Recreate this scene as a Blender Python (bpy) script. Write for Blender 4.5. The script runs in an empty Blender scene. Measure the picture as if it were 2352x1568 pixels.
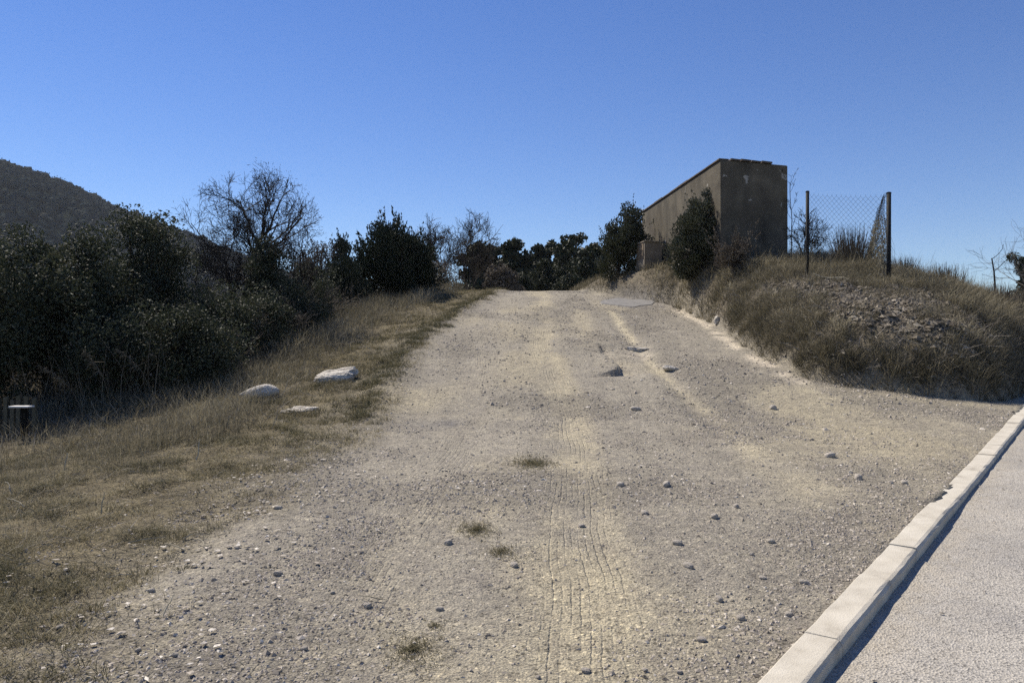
import bpy, math
import numpy as np

# ------------------------------------------------------------------ camera, sky, sun, exposure
scene = bpy.context.scene
col = scene.collection
cam_d = bpy.data.cameras.new("camera")
cam_d.sensor_width = 36.0
cam_d.lens = 27.24
cam_d.clip_start = 0.05
cam_d.clip_end = 6000
cam = bpy.data.objects.new("camera", cam_d)
cam.location = (0, 0, 1.6)
cam.rotation_euler = (math.radians(90.5), 0, 0)
col.objects.link(cam)
scene.camera = cam

SUN_EL = math.radians(50)
SUN_AZ = math.radians(46)          # to the left of straight ahead (+Y)
w = bpy.data.worlds.new("World")
scene.world = w
w.use_nodes = True
nt = w.node_tree
nt.nodes.clear()
sky = nt.nodes.new("ShaderNodeTexSky")
sky.sky_type = 'NISHITA'
sky.sun_disc = False
sky.sun_elevation = SUN_EL
sky.sun_rotation = -SUN_AZ
sky.altitude = 400
sky.air_density = 1.0
sky.dust_density = 0.0
sky.ozone_density = 4.0
hsv = nt.nodes.new("ShaderNodeHueSaturation")
hsv.inputs['Hue'].default_value = 0.514
hsv.inputs['Saturation'].default_value = 1.2
bg = nt.nodes.new("ShaderNodeBackground")
bg.inputs['Strength'].default_value = 0.087
wo = nt.nodes.new("ShaderNodeOutputWorld")
nt.links.new(sky.outputs[0], hsv.inputs['Color'])
nt.links.new(hsv.outputs[0], bg.inputs['Color'])
nt.links.new(bg.outputs[0], wo.inputs['Surface'])

sun_d = bpy.data.lights.new("sun", 'SUN')
sun_d.energy = 5.0
sun_d.angle = math.radians(0.5)
sun_d.color = (1.0, 0.92, 0.79)
sun = bpy.data.objects.new("sun", sun_d)
sun.rotation_euler = (math.radians(90) - SUN_EL, 0, math.radians(180) + SUN_AZ)
sun.location = (-20, 20, 30)
col.objects.link(sun)

vs = scene.view_settings
vs.view_transform = 'Standard'
vs.look = 'None'
vs.exposure = 0.48
vs.gamma = 1.0
vs.use_curve_mapping = False
scene.cycles.use_denoising = False
scene.cycles.max_bounces = 5
scene.cycles.diffuse_bounces = 2
scene.cycles.glossy_bounces = 2
scene.cycles.transmission_bounces = 2

# ------------------------------------------------------------------ helpers
rng = np.random.default_rng(7)
F = 1780.0                                     # focal length in units of a 2352-wide frame


def at(px, py, Y):
    """A place in metres from its direction and its distance Y along the view."""
    return np.array([(px - 1176) / F * Y, Y, 1.6 + (800 - py) / F * Y])


def hash2(ix, iy, seed):
    n = (ix.astype(np.int64) * 374761393 + iy.astype(np.int64) * 668265263 + seed * 974711) & 0x7fffffff
    n = ((n ^ (n >> 13)) * 1274126177) & 0x7fffffff
    n = ((n ^ (n >> 16)) * 668265263) & 0x7fffffff
    return ((n ^ (n >> 15)) & 0xffffff) / float(0xffffff)


def vnoise(x, y, seed=0):
    ix = np.floor(x); iy = np.floor(y)
    fx = x - ix; fy = y - iy
    fx = fx * fx * (3 - 2 * fx); fy = fy * fy * (3 - 2 * fy)
    a = hash2(ix, iy, seed); b = hash2(ix + 1, iy, seed)
    c = hash2(ix, iy + 1, seed); d = hash2(ix + 1, iy + 1, seed)
    return (a + (b - a) * fx) * (1 - fy) + (c + (d - c) * fx) * fy


def fbm(x, y, seed=0, octaves=4, gain=0.5):
    """About -1 .. 1."""
    v = 0.0; amp = 1.0; tot = 0.0
    for o in range(octaves):
        v = v + amp * (vnoise(x * 2 ** o + 17.3 * o, y * 2 ** o - 9.1 * o, seed + o) * 2 - 1)
        tot += amp; amp *= gain
    return v / tot


def sstep(a, b, x):
    t = np.clip((x - a) / (b - a), 0, 1)
    return t * t * (3 - 2 * t)


def tag(o, label=None, cat=None, group=None, kind=None):
    if label: o['label'] = label
    if cat: o['category'] = cat
    if group: o['group'] = group
    if kind: o['kind'] = kind
    return o


def empty(name, loc, rz=0.0):
    o = bpy.data.objects.new(name, None)
    o.empty_display_size = 0.2
    o.location = [float(v) for v in loc]
    o.rotation_euler = (0, 0, rz)
    col.objects.link(o)
    return o


def make_mesh(name, verts, polys, mat=None, smooth=False, attrs=None, colors=None):
    """polys: list of int arrays (n, k)."""
    verts = np.ascontiguousarray(verts, np.float32)
    me = bpy.data.meshes.new(name)
    me.vertices.add(len(verts))
    me.vertices.foreach_set('co', verts.ravel())
    polys = [np.asarray(p, np.int32) for p in polys if len(p)]
    loops = np.concatenate([p.ravel() for p in polys])
    tot = np.concatenate([np.full(len(p), p.shape[1], np.int32) for p in polys])
    start = np.concatenate([[0], np.cumsum(tot)[:-1]]).astype(np.int32)
    me.loops.add(len(loops))
    me.loops.foreach_set('vertex_index', loops)
    me.polygons.add(len(tot))
    me.polygons.foreach_set('loop_start', start)
    me.polygons.foreach_set('loop_total', tot)
    me.polygons.foreach_set('use_smooth', np.full(len(tot), smooth, bool))
    for k, v in (attrs or {}).items():
        a = me.attributes.new(k, 'FLOAT', 'POINT')
        a.data.foreach_set('value', np.ascontiguousarray(v, np.float32))
    for k, v in (colors or {}).items():
        a = me.attributes.new(k, 'FLOAT_COLOR', 'POINT')
        c = np.ones((len(verts), 4), np.float32); c[:, :3] = v
        a.data.foreach_set('color', c.ravel())
    if mat: me.materials.append(mat)
    me.update(calc_edges=True)
    return me


def obj(name, me, parent=None, loc=None):
    o = bpy.data.objects.new(name, me)
    col.objects.link(o)
    if parent: o.parent = parent
    if loc is not None: o.location = [float(v) for v in loc]
    return o


class Buf:
    """Collects geometry pieces with a per-point tint."""
    def __init__(s):
        s.v = []; s.q = []; s.t = []; s.a = []; s.n = 0

    def add(s, v, quads=None, tris=None, tint=None):
        v = np.asarray(v, float).reshape(-1, 3)
        if quads is not None and len(quads): s.q.append(np.asarray(quads) + s.n)
        if tris is not None and len(tris): s.t.append(np.asarray(tris) + s.n)
        s.v.append(v)
        s.a.append(np.full(len(v), 0.5) if tint is None else np.broadcast_to(np.asarray(tint, float), (len(v),)))
        s.n += len(v)

    def mesh(s, name, mat, smooth=False, origin=(0, 0, 0)):
        v = np.concatenate(s.v) - np.asarray(origin, float)
        polys = []
        if s.q: polys.append(np.concatenate(s.q))
        if s.t: polys.append(np.concatenate(s.t))
        return make_mesh(name, v, polys, mat, smooth, {'tint': np.concatenate(s.a)})


def unit(v):
    return v / np.maximum(np.linalg.norm(v, axis=-1, keepdims=True), 1e-9)


def tubes(buf, P0, P1, r0, r1, sides=4, tint=0.5):
    """Independent tapered prisms between the points P0 and P1."""
    P0 = np.atleast_2d(P0); P1 = np.atleast_2d(P1)
    n = len(P0)
    if n == 0: return
    r0 = np.broadcast_to(r0, (n,)); r1 = np.broadcast_to(r1, (n,))
    d = unit(P1 - P0)
    ref = np.where(np.abs(d[:, 2:3]) > 0.9, np.array([[1.0, 0, 0]]), np.array([[0, 0, 1.0]]))
    u = unit(np.cross(d, ref)); v = np.cross(d, u)
    ang = np.arange(sides) / sides * 2 * math.pi
    ring = u[:, None, :] * np.cos(ang)[None, :, None] + v[:, None, :] * np.sin(ang)[None, :, None]
    A = P0[:, None, :] + ring * r0[:, None, None]
    B = P1[:, None, :] + ring * r1[:, None, None]
    V = np.concatenate([A, B], 1).reshape(-1, 3)
    i = np.arange(sides); j = (i + 1) % sides
    q = np.stack([i, j, j + sides, i + sides], 1)
    Q = (q[None] + (np.arange(n) * 2 * sides)[:, None, None]).reshape(-1, 4)
    tt = np.repeat(np.broadcast_to(tint, (n,)), 2 * sides)
    buf.add(V, Q, tint=tt)


def polytube(buf, pts, radii, sides=6, tint=0.5, cap=True):
    """One welded tube along a polyline."""
    pts = np.asarray(pts, float); n = len(pts)
    radii = np.broadcast_to(radii, (n,))
    d = unit(np.gradient(pts, axis=0))
    ref = np.array([0, 0, 1.0]) if abs(d[0, 2]) < 0.9 else np.array([1.0, 0, 0])
    u = np.cross(d, ref); u = unit(u); v = np.cross(d, u)
    ang = np.arange(sides) / sides * 2 * math.pi
    V = (pts[:, None] + radii[:, None, None] * (u[:, None] * np.cos(ang)[None, :, None] + v[:, None] * np.sin(ang)[None, :, None])).reshape(-1, 3)
    q = []
    for k in range(n - 1):
        for i in range(sides):
            j = (i + 1) % sides
            q.append([k * sides + i, k * sides + j, (k + 1) * sides + j, (k + 1) * sides + i])
    t = []
    if cap:
        V = np.concatenate([V, pts[:1], pts[-1:]])
        for i in range(sides):
            j = (i + 1) % sides
            t.append([j, i, n * sides]); t.append([(n - 1) * sides + i, (n - 1) * sides + j, n * sides + 1])
    buf.add(V, q, t, tint)


def leaves(buf, C, L, W, tint, up=0.3, dirs=None, R=rng):
    """Rhombic leaves, one quad each, slightly folded."""
    n = len(C)
    L = np.broadcast_to(L, (n,))[:, None]; W = np.broadcast_to(W, (n,))[:, None]
    u = R.normal(size=(n, 3)) if dirs is None else dirs + R.normal(size=(n, 3)) * 0.35
    u[:, 2] += up
    u = unit(u)
    s = unit(np.cross(u, R.normal(size=(n, 3))))
    nn = np.cross(u, s)
    V = np.stack([C - u * L * .5, C + s * W * .5 + nn * W * .15, C + u * L * .5, C - s * W * .5 + nn * W * .15], 1).reshape(-1, 3)
    q = np.arange(n * 4).reshape(n, 4)
    buf.add(V, q, tint=np.repeat(np.broadcast_to(tint, (n,)), 4))


def blades(buf, B, L, W, lean, az, tint, curl=0.6, far=None):
    """Bent grass blades: a quad and a tip triangle each."""
    n = len(B)
    L = np.broadcast_to(L, (n,))[:, None]; W = np.broadcast_to(W, (n,))[:, None]; tint = np.broadcast_to(tint, (n,))
    h = np.stack([np.cos(az), np.sin(az), np.zeros(n)], 1)
    side = np.stack([-np.sin(az), np.cos(az), np.zeros(n)], 1)
    tw = rng.uniform(-1.2, 1.2, n)[:, None]
    side = unit(side * np.cos(tw) + h * np.sin(tw))
    z = np.array([[0, 0, 1.0]])
    lean = np.broadcast_to(lean, (n,))[:, None]
    d1 = unit(z * np.cos(lean) + h * np.sin(lean))
    l2 = lean + curl * rng.uniform(0.2, 1.3, n)[:, None]
    d2 = unit(z * np.cos(l2) + h * np.sin(l2))
    M = B + d1 * L * .55
    T = M + d2 * L * .5
    far_ = (np.linalg.norm(B[:, :2], axis=1) > 5.5) if far is None else far
    if np.any(far_):                              # beyond a few metres a blade is two triangles, stem and bent tip
        f = far_
        V = np.stack([B[f] - side[f] * W[f] * .6, B[f] + side[f] * W[f] * .6, M[f] + d1[f] * L[f] * .06, M[f] - side[f] * W[f] * .45, M[f] + side[f] * W[f] * .45, T[f]], 1).reshape(-1, 3)
        buf.add(V, None, np.arange(f.sum() * 6).reshape(-1, 3), np.repeat(tint[f], 6))
        g = ~f
        B, M, T, side, W, tint, n = B[g], M[g], T[g], side[g], W[g], np.broadcast_to(tint, (n,))[g], int(g.sum())
        if n == 0: return
    V = np.stack([B - side * W * .5, B + side * W * .5, M + side * W * .4, M - side * W * .4, T], 1).reshape(-1, 3)
    k = np.arange(n)[:, None] * 5
    buf.add(V, k + np.array([[0, 1, 2, 3]]), k + np.array([[3, 2, 4]]), np.repeat(np.broadcast_to(tint, (n,)), 5))


# ------------------------------------------------------------------ materials
def new_mat(name):
    m = bpy.data.materials.new(name)
    m.use_nodes = True
    t = m.node_tree
    t.nodes.clear()
    out = t.nodes.new("ShaderNodeOutputMaterial")
    return m, t, out


def ramp(t, src, stops):
    r = t.nodes.new("ShaderNodeValToRGB")
    el = r.color_ramp.elements
    while len(el) < len(stops): el.new(0.5)
    for e, (p, c) in zip(el, stops):
        e.position = p; e.color = (*c, 1)
    t.links.new(src, r.inputs[0])
    return r.outputs[0]


def noise(t, scale, detail=4, rough=0.55, vec=None, dist=0.0):
    n = t.nodes.new("ShaderNodeTexNoise")
    n.inputs['Scale'].default_value = scale
    n.inputs['Detail'].default_value = detail
    n.inputs['Roughness'].default_value = rough
    n.inputs['Distortion'].default_value = dist
    if vec is not None: t.links.new(vec, n.inputs['Vector'])
    return n.outputs['Fac']


def coords(t):
    return t.nodes.new("ShaderNodeTexCoord").outputs['Object']


def mixc(t, a, b, fac, mode='MIX'):
    m = t.nodes.new("ShaderNodeMix"); m.data_type = 'RGBA'; m.blend_type = mode
    for sock, v in ((m.inputs[0], fac), (m.inputs[6], a), (m.inputs[7], b)):
        if isinstance(v, (int, float)): sock.default_value = v
        elif isinstance(v, tuple): sock.default_value = (*v, 1)
        else: t.links.new(v, sock)
    return m.outputs[2]


def math_n(t, op, a, b=None):
    m = t.nodes.new("ShaderNodeMath"); m.operation = op
    for s, v in zip(m.inputs, (a, b)):
        if v is None: continue
        if isinstance(v, (int, float)): s.default_value = v
        else: t.links.new(v, s)
    return m.outputs[0]


def bump(t, h, dist, strength=1.0, nrm=None):
    b = t.nodes.new("ShaderNodeBump")
    b.inputs['Strength'].default_value = strength
    b.inputs['Distance'].default_value = dist
    t.links.new(h, b.inputs['Height'])
    if nrm is not None: t.links.new(nrm, b.inputs['Normal'])
    return b.outputs[0]


def attr(t, name, sock='Fac'):
    a = t.nodes.new("ShaderNodeAttribute"); a.attribute_name = name
    return a.outputs[sock]


def principled(t, out, color, rough=0.9, nrm=None, spec=0.3):
    p = t.nodes.new("ShaderNodeBsdfPrincipled")
    if isinstance(color, tuple): p.inputs['Base Color'].default_value = (*color, 1)
    else: t.links.new(color, p.inputs['Base Color'])
    if isinstance(rough, (int, float)): p.inputs['Roughness'].default_value = rough
    else: t.links.new(rough, p.inputs['Roughness'])
    p.inputs['Specular IOR Level'].default_value = spec
    if nrm is not None: t.links.new(nrm, p.inputs['Normal'])
    if out is not None: t.links.new(p.outputs[0], out.inputs['Surface'])
    return p


def plant_mat(name, stops, rough=0.5, spec=0.4, trans=0.25):
    m, t, out = new_mat(name)
    c = ramp(t, attr(t, 'tint'), stops)
    p = principled(t, None, c, rough, None, spec)
    tr = t.nodes.new("ShaderNodeBsdfTranslucent")
    t.links.new(c, tr.inputs[0])
    mx = t.nodes.new("ShaderNodeMixShader")
    mx.inputs[0].default_value = trans
    t.links.new(p.outputs[0], mx.inputs[1]); t.links.new(tr.outputs[0], mx.inputs[2])
    t.links.new(mx.outputs[0], out.inputs['Surface'])
    return m


def plain_mat(name, stops, scale=8, rough=0.85, bump_d=0.004, bump_s=40, spec=0.3, detail=6):
    m, t, out = new_mat(name)
    v = coords(t)
    c = ramp(t, noise(t, scale, detail, 0.6, v), stops)
    n = bump(t, noise(t, bump_s, 6, 0.6, v), bump_d)
    principled(t, out, c, rough, n, spec)
    return m


def soil_mat(name, groove=False, rel=0.014):
    """Colour of the soil comes from the sheet's own 'soil' attribute, grain and relief from noise."""
    m, t, out = new_mat(name)
    v = coords(t)
    base = attr(t, 'soil', 'Color')
    n1 = noise(t, 90, 5, 0.65, v)
    n2 = noise(t, 14, 6, 0.65, v, 0.3)
    n3 = noise(t, 3.2, 5, 0.6, v)
    g1 = ramp(t, n1, [(0.3, (0.5, 0.49, 0.49)), (0.48, (0.92, 0.92, 0.91)), (0.7, (1.5, 1.47, 1.4))])
    g2 = ramp(t, n2, [(0.3, (0.68, 0.67, 0.68)), (0.5, (0.98, 0.98, 0.98)), (0.72, (1.25, 1.22, 1.16))])
    g3 = ramp(t, n3, [(0.3, (0.86, 0.85, 0.86)), (0.7, (1.12, 1.11, 1.07))])
    c = mixc(t, base, g1, 1.0, 'MULTIPLY'); c = mixc(t, c, g2, 1.0, 'MULTIPLY'); c = mixc(t, c, g3, 1.0, 'MULTIPLY')
    for (sc_, lo_, hi_) in ((38, .42, 1.65), (95, .5, 1.5)):
        vs_ = t.nodes.new("ShaderNodeTexVoronoi"); vs_.inputs['Scale'].default_value = sc_
        t.links.new(v, vs_.inputs['Vector'])
        sp_ = t.nodes.new("ShaderNodeSeparateColor"); t.links.new(vs_.outputs['Color'], sp_.inputs[0])
        tone = ramp(t, sp_.outputs[0], [(0.0, (lo_, lo_, lo_)), (.14, (lo_ * 1.2,) * 3), (.2, (1, 1, 1)), (.8, (1, 1, 1)), (.86, (hi_ * .85,) * 3), (1.0, (hi_, hi_ * .98, hi_ * .93))])
        inside = ramp(t, vs_.outputs['Distance'], [(.34, (1, 1, 1)), (.46, (0, 0, 0))])
        c = mixc(t, c, tone, inside, 'MULTIPLY')
    vo = t.nodes.new("ShaderNodeTexVoronoi"); vo.inputs['Scale'].default_value = 62
    t.links.new(v, vo.inputs['Vector'])
    grain = math_n(t, 'SUBTRACT', 1.0, vo.outputs['Distance'])
    h = math_n(t, 'ADD', math_n(t, 'MULTIPLY', n2, 1.0), math_n(t, 'MULTIPLY', grain, 0.22))
    h = math_n(t, 'ADD', h, math_n(t, 'MULTIPLY', n1, 0.35))
    if groove:
        mp = t.nodes.new('ShaderNodeMapping'); mp.inputs['Scale'].default_value = (9, 1.1, 1); t.links.new(v, mp.inputs['Vector']); vst = mp.outputs[0]
        u = attr(t, 'tread')                     # lateral metres in a wheel track; mask beside it
        k = attr(t, 'tread_mask')
        wob = math_n(t, 'ADD', u, math_n(t, 'ADD', math_n(t, 'MULTIPLY', noise(t, .5, 2, .5, v), 0.2), math_n(t, 'MULTIPLY', noise(t, 7, 3, .6, v), 0.03)))
        s = math_n(t, 'SINE', math_n(t, 'MULTIPLY', wob, 2 * math.pi / 0.05))
        s = math_n(t, 'POWER', math_n(t, 'MULTIPLY', math_n(t, 'ADD', s, 1.0), 0.5), 8.0)
        h = math_n(t, 'SUBTRACT', h, math_n(t, 'MULTIPLY', math_n(t, 'MULTIPLY', math_n(t, 'MULTIPLY', s, k), ramp(t, noise(t, 1.0, 4, .6, vst), [(.42, (0, 0, 0)), (.62, (1, 1, 1))])), .3))
    nrm = bump(t, h, rel)
    principled(t, out, c, 0.95, nrm, 0.15)
    return m


M_track = soil_mat("gravelly dirt", True, 0.034)
M_ground = soil_mat("verge soil", False, 0.03)
M_bank = soil_mat("bank soil", False, 0.05)

# ------------------------------------------------------------------ lie of the land
_ys = np.linspace(-60, 400, 9201)
_sl = (0.056 + (0.176 - 0.056) * sstep(9.9, 12.2, _ys) - (0.176 - 0.02) * sstep(27.8, 30.4, _ys)
       - 0.05 * sstep(34, 60, _ys))
_pz = np.cumsum(_sl) * (_ys[1] - _ys[0])
_pz -= np.interp(0, _ys, _pz)


def prof(y):
    return np.interp(y, _ys, _pz)


KY = np.array([-60, 3.28, 12.1, 14, 17, 22, 30, 45, 80, 400.0])
KX = np.array([1.05 - .78 * 63.28, 1.05, 7.95, 9.6, 12.6, 18.5, 29, 50, 100, 500.0])


def kerb_x(y):
    return np.interp(y, KY, KX)


def kerb_off(x, y):
    """Metres to the right of the kerb's inner edge, square to it."""
    return (x - kerb_x(y)) * 0.79


LY = np.array([-60, 4, 8, 12, 17, 19.5, 22.3, 26, 30, 40, 80, 400.0])
LX = np.array([-1.7, -1.78, -1.72, -1.74, -1.8, -1.6, -1.2, -.55, -.1, -1.0, -8, -60.0])
RY = np.array([-60, 13, 16, 20.5, 24.3, 26.5, 29, 35, 40, 80, 400.0])
RX = np.array([5.4, 5.2, 5.1, 5.3, 5.1, 4.2, 2.75, 2.4, 2.0, -4, -55.0])


def left_edge(y): return np.interp(y, LY, LX)
def right_edge(y): return np.interp(y, RY, RX)


def bank_in(x, y):
    """Metres inside the foot of the bank (negative outside)."""
    a = x - right_edge(y)
    b = y - (13.2 - 0.45 * (x - 5.2))
    c = -kerb_off(x, y) - 0.35
    k = 0.35
    m = np.minimum(np.minimum(a, b), c)
    s = np.exp(-(a - m) / k) + np.exp(-(b - m) / k) + np.exp(-(c - m) / k)
    return m - k * np.log(s) + 0.05


def bank_top(x, y):
    t = np.interp(y, [12, 16.5, 18.4, 22, 27, 45, 400], [2.0, 2.96, 3.36, 4.12, 4.4, 4.3, 0])
    return t - 0.27 * np.maximum(x - 8.8, 0)


STEP = np.array([[1.3, 13.7], [1.62, 14.0], [1.98, 14.35], [2.06, 14.9], [1.98, 15.6], [1.86, 16.3], [1.95, 17.0], [1.6, 17.5]])


def step_depth(x, y):
    """Broken edge of the old surface: the ground to its right lies lower."""
    sx = np.interp(y, STEP[:, 1], STEP[:, 0]) + 0.05 * fbm(x * 0 + 3.3, y * 4, 41, 2)
    d = x - sx
    along = sstep(13.6, 14.3, y) * (1 - sstep(16.9, 17.5, y))
    big = 0.11 + 0.12 * np.exp(-((y - 14.4) / .35) ** 2) + 0.07 * np.exp(-((y - 17.0) / .25) ** 2)
    return along * big * sstep(-0.02, 0.03, d) * np.exp(-np.maximum(d, 0) / 0.5)


def height(x, y):
    x = np.asarray(x, float); y = np.asarray(y, float)
    p = prof(y)
    q = 0.056 * np.clip(y, -60, 80) + 0.0
    wq = sstep(5.6, 9.0, x) * sstep(8, 12, y)
    z = p + (q - p) * wq
    d = left_edge(y) - x
    near = np.exp(-np.maximum(y - 20, 0) / 40)
    # verge: a low lip, a gentle shoulder, then the fall to the trees
    z = z + np.where(d > -.3, 0.07 * np.exp(-((d - .35) / .35) ** 2) * sstep(8, 14, y), 0)
    dd = np.maximum(d, 0)
    z = z - 0.04 * np.minimum(dd, 2.2) - 0.12 * np.clip(dd - 2.2, 0, 9) - 0.05 * np.clip(dd - 11.2, 0, 60)
    z = z + sstep(0, .6, d) * (0.05 * fbm(x * 1.3, y * 1.3, 5, 4) + .055 * fbm(x * 3.0, y * 4.0, 6, 4, .6)) * near
    # bank
    e = bank_in(x, y)
    T = bank_top(x, y)
    rise = np.maximum(T - z, 0)
    s = 1 - np.exp(-np.maximum(e, 0) / np.interp(y, [17, 21, 22.5, 27, 30], [0.62, 0.5, .2, .3, .6]))
    rough = sstep(0, .4, e) * near
    z = z + rise * s + rough * (.07 * fbm(x * 5.5, y * 5.5, 13, 3) * sstep(.3, .7, e) * (1 - sstep(2.2, 2.8, e)) + 0.16 * fbm(x * 0.9, y * 0.9, 11, 5, .6) + 0.10 * fbm(x * 2.6, y * 2.6, 12, 4, .6))
    # track surface: gentle swales and wheel ruts
    on = (1 - sstep(-.3, .3, d)) * (1 - sstep(-.2, .3, e))
    z = z + on * near * (0.03 * fbm(x * .5, y * .35, 21, 3) + 0.013 * fbm(x * 2.5, y * 2.5, 22, 4) + 0.006 * fbm(x * 9, y * 9, 23, 2))
    z = z - on * 0.02 * np.exp(-((x - track_mid(y)) / .28) ** 2) * near
    z = z - on * step_depth(x, y)
    z = z + on * .045 * sstep(1.9, 2.6, x) * (1 - sstep(4.2, 5, x)) * sstep(12, 13.5, y) * (1 - sstep(20, 23, y)) * fbm(x * 1.6, y * .9, 24, 4)
    z = z - on * .05 * np.exp(-((x - 2.75 - .15 * fbm(x * 0, y * .6, 25, 2)) / .16) ** 2) * sstep(10, 12, y) * (1 - sstep(19, 22, y))
    # a line of rubble where the steeper surface starts
    z = z + on * 0.03 * np.exp(-((y - 10.6 - .25 * fbm(x, x * 0, 31, 2)) / .25) ** 2) * sstep(-2, -.5, x) * (1 - sstep(0.3, .9, x))
    # under the road sheet, and dirt washed over the kerb's inner edge
    ko = kerb_off(x, y)
    z = z + .03 * sstep(-.05, .5, fbm(x * 1.1, y * 1.1, 33, 4)) * np.exp(-(np.minimum(ko - .02, 0) / .12) ** 2) * (ko < .06) * (1 - sstep(6, 7.5, y))
    z = z - 0.4 * sstep(0.055, 0.075, ko) * (1 - sstep(120, 160, y))
    return z


def track_mid(y):
    return np.interp(y, [0, 3.3, 5, 7, 11, 17, 24, 30], [.2, .36, .45, .6, .82, .68, .9, 1.0])


# colours of the soil
C_GREY = np.array([.298, .275, .232]); C_SAND = np.array([.43, .385, .282]); C_PALE = np.array([.66, .59, .48])
C_VERGE = np.array([.15, .128, .082]); C_BANK = np.array([.19, .165, .125]); C_TARMAC = np.array([.20, .192, .188])


def soil_colour(x, y):
    n = len(x)
    c = np.tile(C_GREY, (n, 1))
    def mix(cc, m):
        nonlocal c
        m = np.clip(m, 0, 1)[:, None]
        c = c * (1 - m) + cc * m
    # sandy wash, patchy, and streaks along the way the wheels go
    st = fbm(x * 4.5, y * .45, 50, 4, .6)
    c *= (1 + .16 * st + .1 * fbm(x * 1.1, y * .3, 49, 3))[:, None]
    mix(C_SAND * .92, sstep(-.05, .5, fbm(x * .7, y * .33, 51, 4)) * .65)
    mix(C_SAND * .8, sstep(2.2, 4.0, x) * (1 - sstep(10, 14, y)) * .4)
    # main wheel track and the fainter one to its right
    nz = fbm(x * 2, y * .8, 52, 4)
    mix(C_SAND * 1.04, np.exp(-((x - track_mid(y)) / (.24 + .008 * y)) ** 4) * sstep(-.6, .2, nz) * .75)
    mix(C_GREY * 1.08, np.exp(-((x - track_mid(y) + 1.3) / .45) ** 4) * sstep(-.6, .2, nz) * .6)
    t2 = np.interp(y, [6, 7.3, 11, 15, 23.4], [2.5, 2.56, 2.85, 2.7, 2.95])
    mix(C_SAND * 1.12, np.exp(-((x - t2) / .14) ** 2) * sstep(6, 7.5, y) * (1 - sstep(23, 25, y)) * sstep(-.6, .1, nz) * .85)
    mix(C_SAND, np.exp(-((x - t2 + 1.0) / .3) ** 2) * sstep(16, 19, y) * (1 - sstep(22, 25, y)) * .6)
    mix(C_PALE * .85, sstep(.1, .5, fbm(x * 1.5, y * 1.5, 58, 3)) * np.exp(-(((x - 2.6) / .5) ** 2 + ((y - 15) / 1.6) ** 2)) * .9)
    # greyer, stonier ground
    mix(C_GREY * .72, sstep(.0, .45, fbm(x * .9 + 7, y * .6, 53, 4)) * .7)
    # tarmac remains
    mix(C_TARMAC, np.exp(-(((x - 4.0) / 1.1) ** 2 + ((y - 25.2) / 1.9) ** 2) ** 2) * .85)
    mix(C_TARMAC * .9, np.exp(-(((x + .75) / .55) ** 2 + ((y - 10.4) / .35) ** 2)) * sstep(-.3, .3, nz) * .8)
    # pale dust along the foot of the bank
    e = bank_in(x, y)
    pw = np.exp(-((e + .22 + .12 * fbm(x, y, 54, 3)) / (.17 + .05 * fbm(x * 2, y * 2, 55, 2))) ** 2)
    mix(C_PALE, pw * sstep(12.4, 13.4, y) * (1 - sstep(23, 25.5, y)) * sstep(-.5, .2, fbm(x * 2.3, y * 2.3, 56, 3)) * .85)
    # dry litter on the outer right
    mix(C_SAND * .78, sstep(.3, 1.2, e + 1.4) * (1 - sstep(-.1, .2, e)) * sstep(5, 6.5, x) * .5)
    # bank
    bn = fbm(x * 1.7, y * 1.7, 57, 5, .6)
    mix(C_BANK * (1 + .45 * bn[:, None]), sstep(-.05, .25, e))
    # verge
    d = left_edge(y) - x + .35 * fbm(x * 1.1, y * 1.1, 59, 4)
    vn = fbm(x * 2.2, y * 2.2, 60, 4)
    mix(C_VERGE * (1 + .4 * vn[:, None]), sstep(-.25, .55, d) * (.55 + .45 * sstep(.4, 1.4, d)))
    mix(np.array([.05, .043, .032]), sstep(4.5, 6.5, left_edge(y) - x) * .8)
    return np.clip(c, .01, .8)


def axis(core, far_lo, far_hi, grow=1.35):
    core = list(core)
    lo = []; s = core[1] - core[0]; v = core[0]
    while v > far_lo: s *= grow; v -= s; lo.append(v)
    hi = []; s = core[-1] - core[-2]; v = core[-1]
    while v < far_hi: s *= grow; v += s; hi.append(v)
    return np.array(lo[::-1] + core + hi)


GROUND_R = 900
gx = axis(np.concatenate([np.arange(-13, -5, .14), np.arange(-5, 8.6, .056), np.arange(8.6, 17, .12)]), -GROUND_R, GROUND_R)
gy = axis(np.concatenate([np.arange(2.4, 12.5, .052), np.arange(12.5, 19, .065), np.arange(19, 31, .11), np.arange(31, 60, .8)]), -60, GROUND_R, 1.3)
NX, NY = len(gx), len(gy)
XX, YY = np.meshgrid(gx, gy)
ZZ = height(XX.ravel(), YY.ravel())
farf = np.hypot(XX.ravel(), YY.ravel())
ZZ = np.where(farf > 90, ZZ * np.clip((400 - farf) / 310, 0, 1) - 3.0 * sstep(90, 400, farf), ZZ)
GV = np.stack([XX.ravel(), YY.ravel(), ZZ], 1)
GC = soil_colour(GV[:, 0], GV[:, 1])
ii, jj = np.meshgrid(np.arange(NX - 1), np.arange(NY - 1))
k0 = (jj * NX + ii).ravel()
GQ = np.stack([k0, k0 + 1, k0 + 1 + NX, k0 + NX], 1)
cx = GV[GQ, 0].mean(1); cy = GV[GQ, 1].mean(1)
isb = (bank_in(cx, cy) > -.05) & (cy < 60)
ist = (~isb) & (left_edge(cy) - cx + .3 * fbm(cx * 1.1, cy * 1.1, 59, 4) < .1) & (cy < 60) & (cy > -20) & (cx < 30)
isg = ~(isb | ist)


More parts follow.
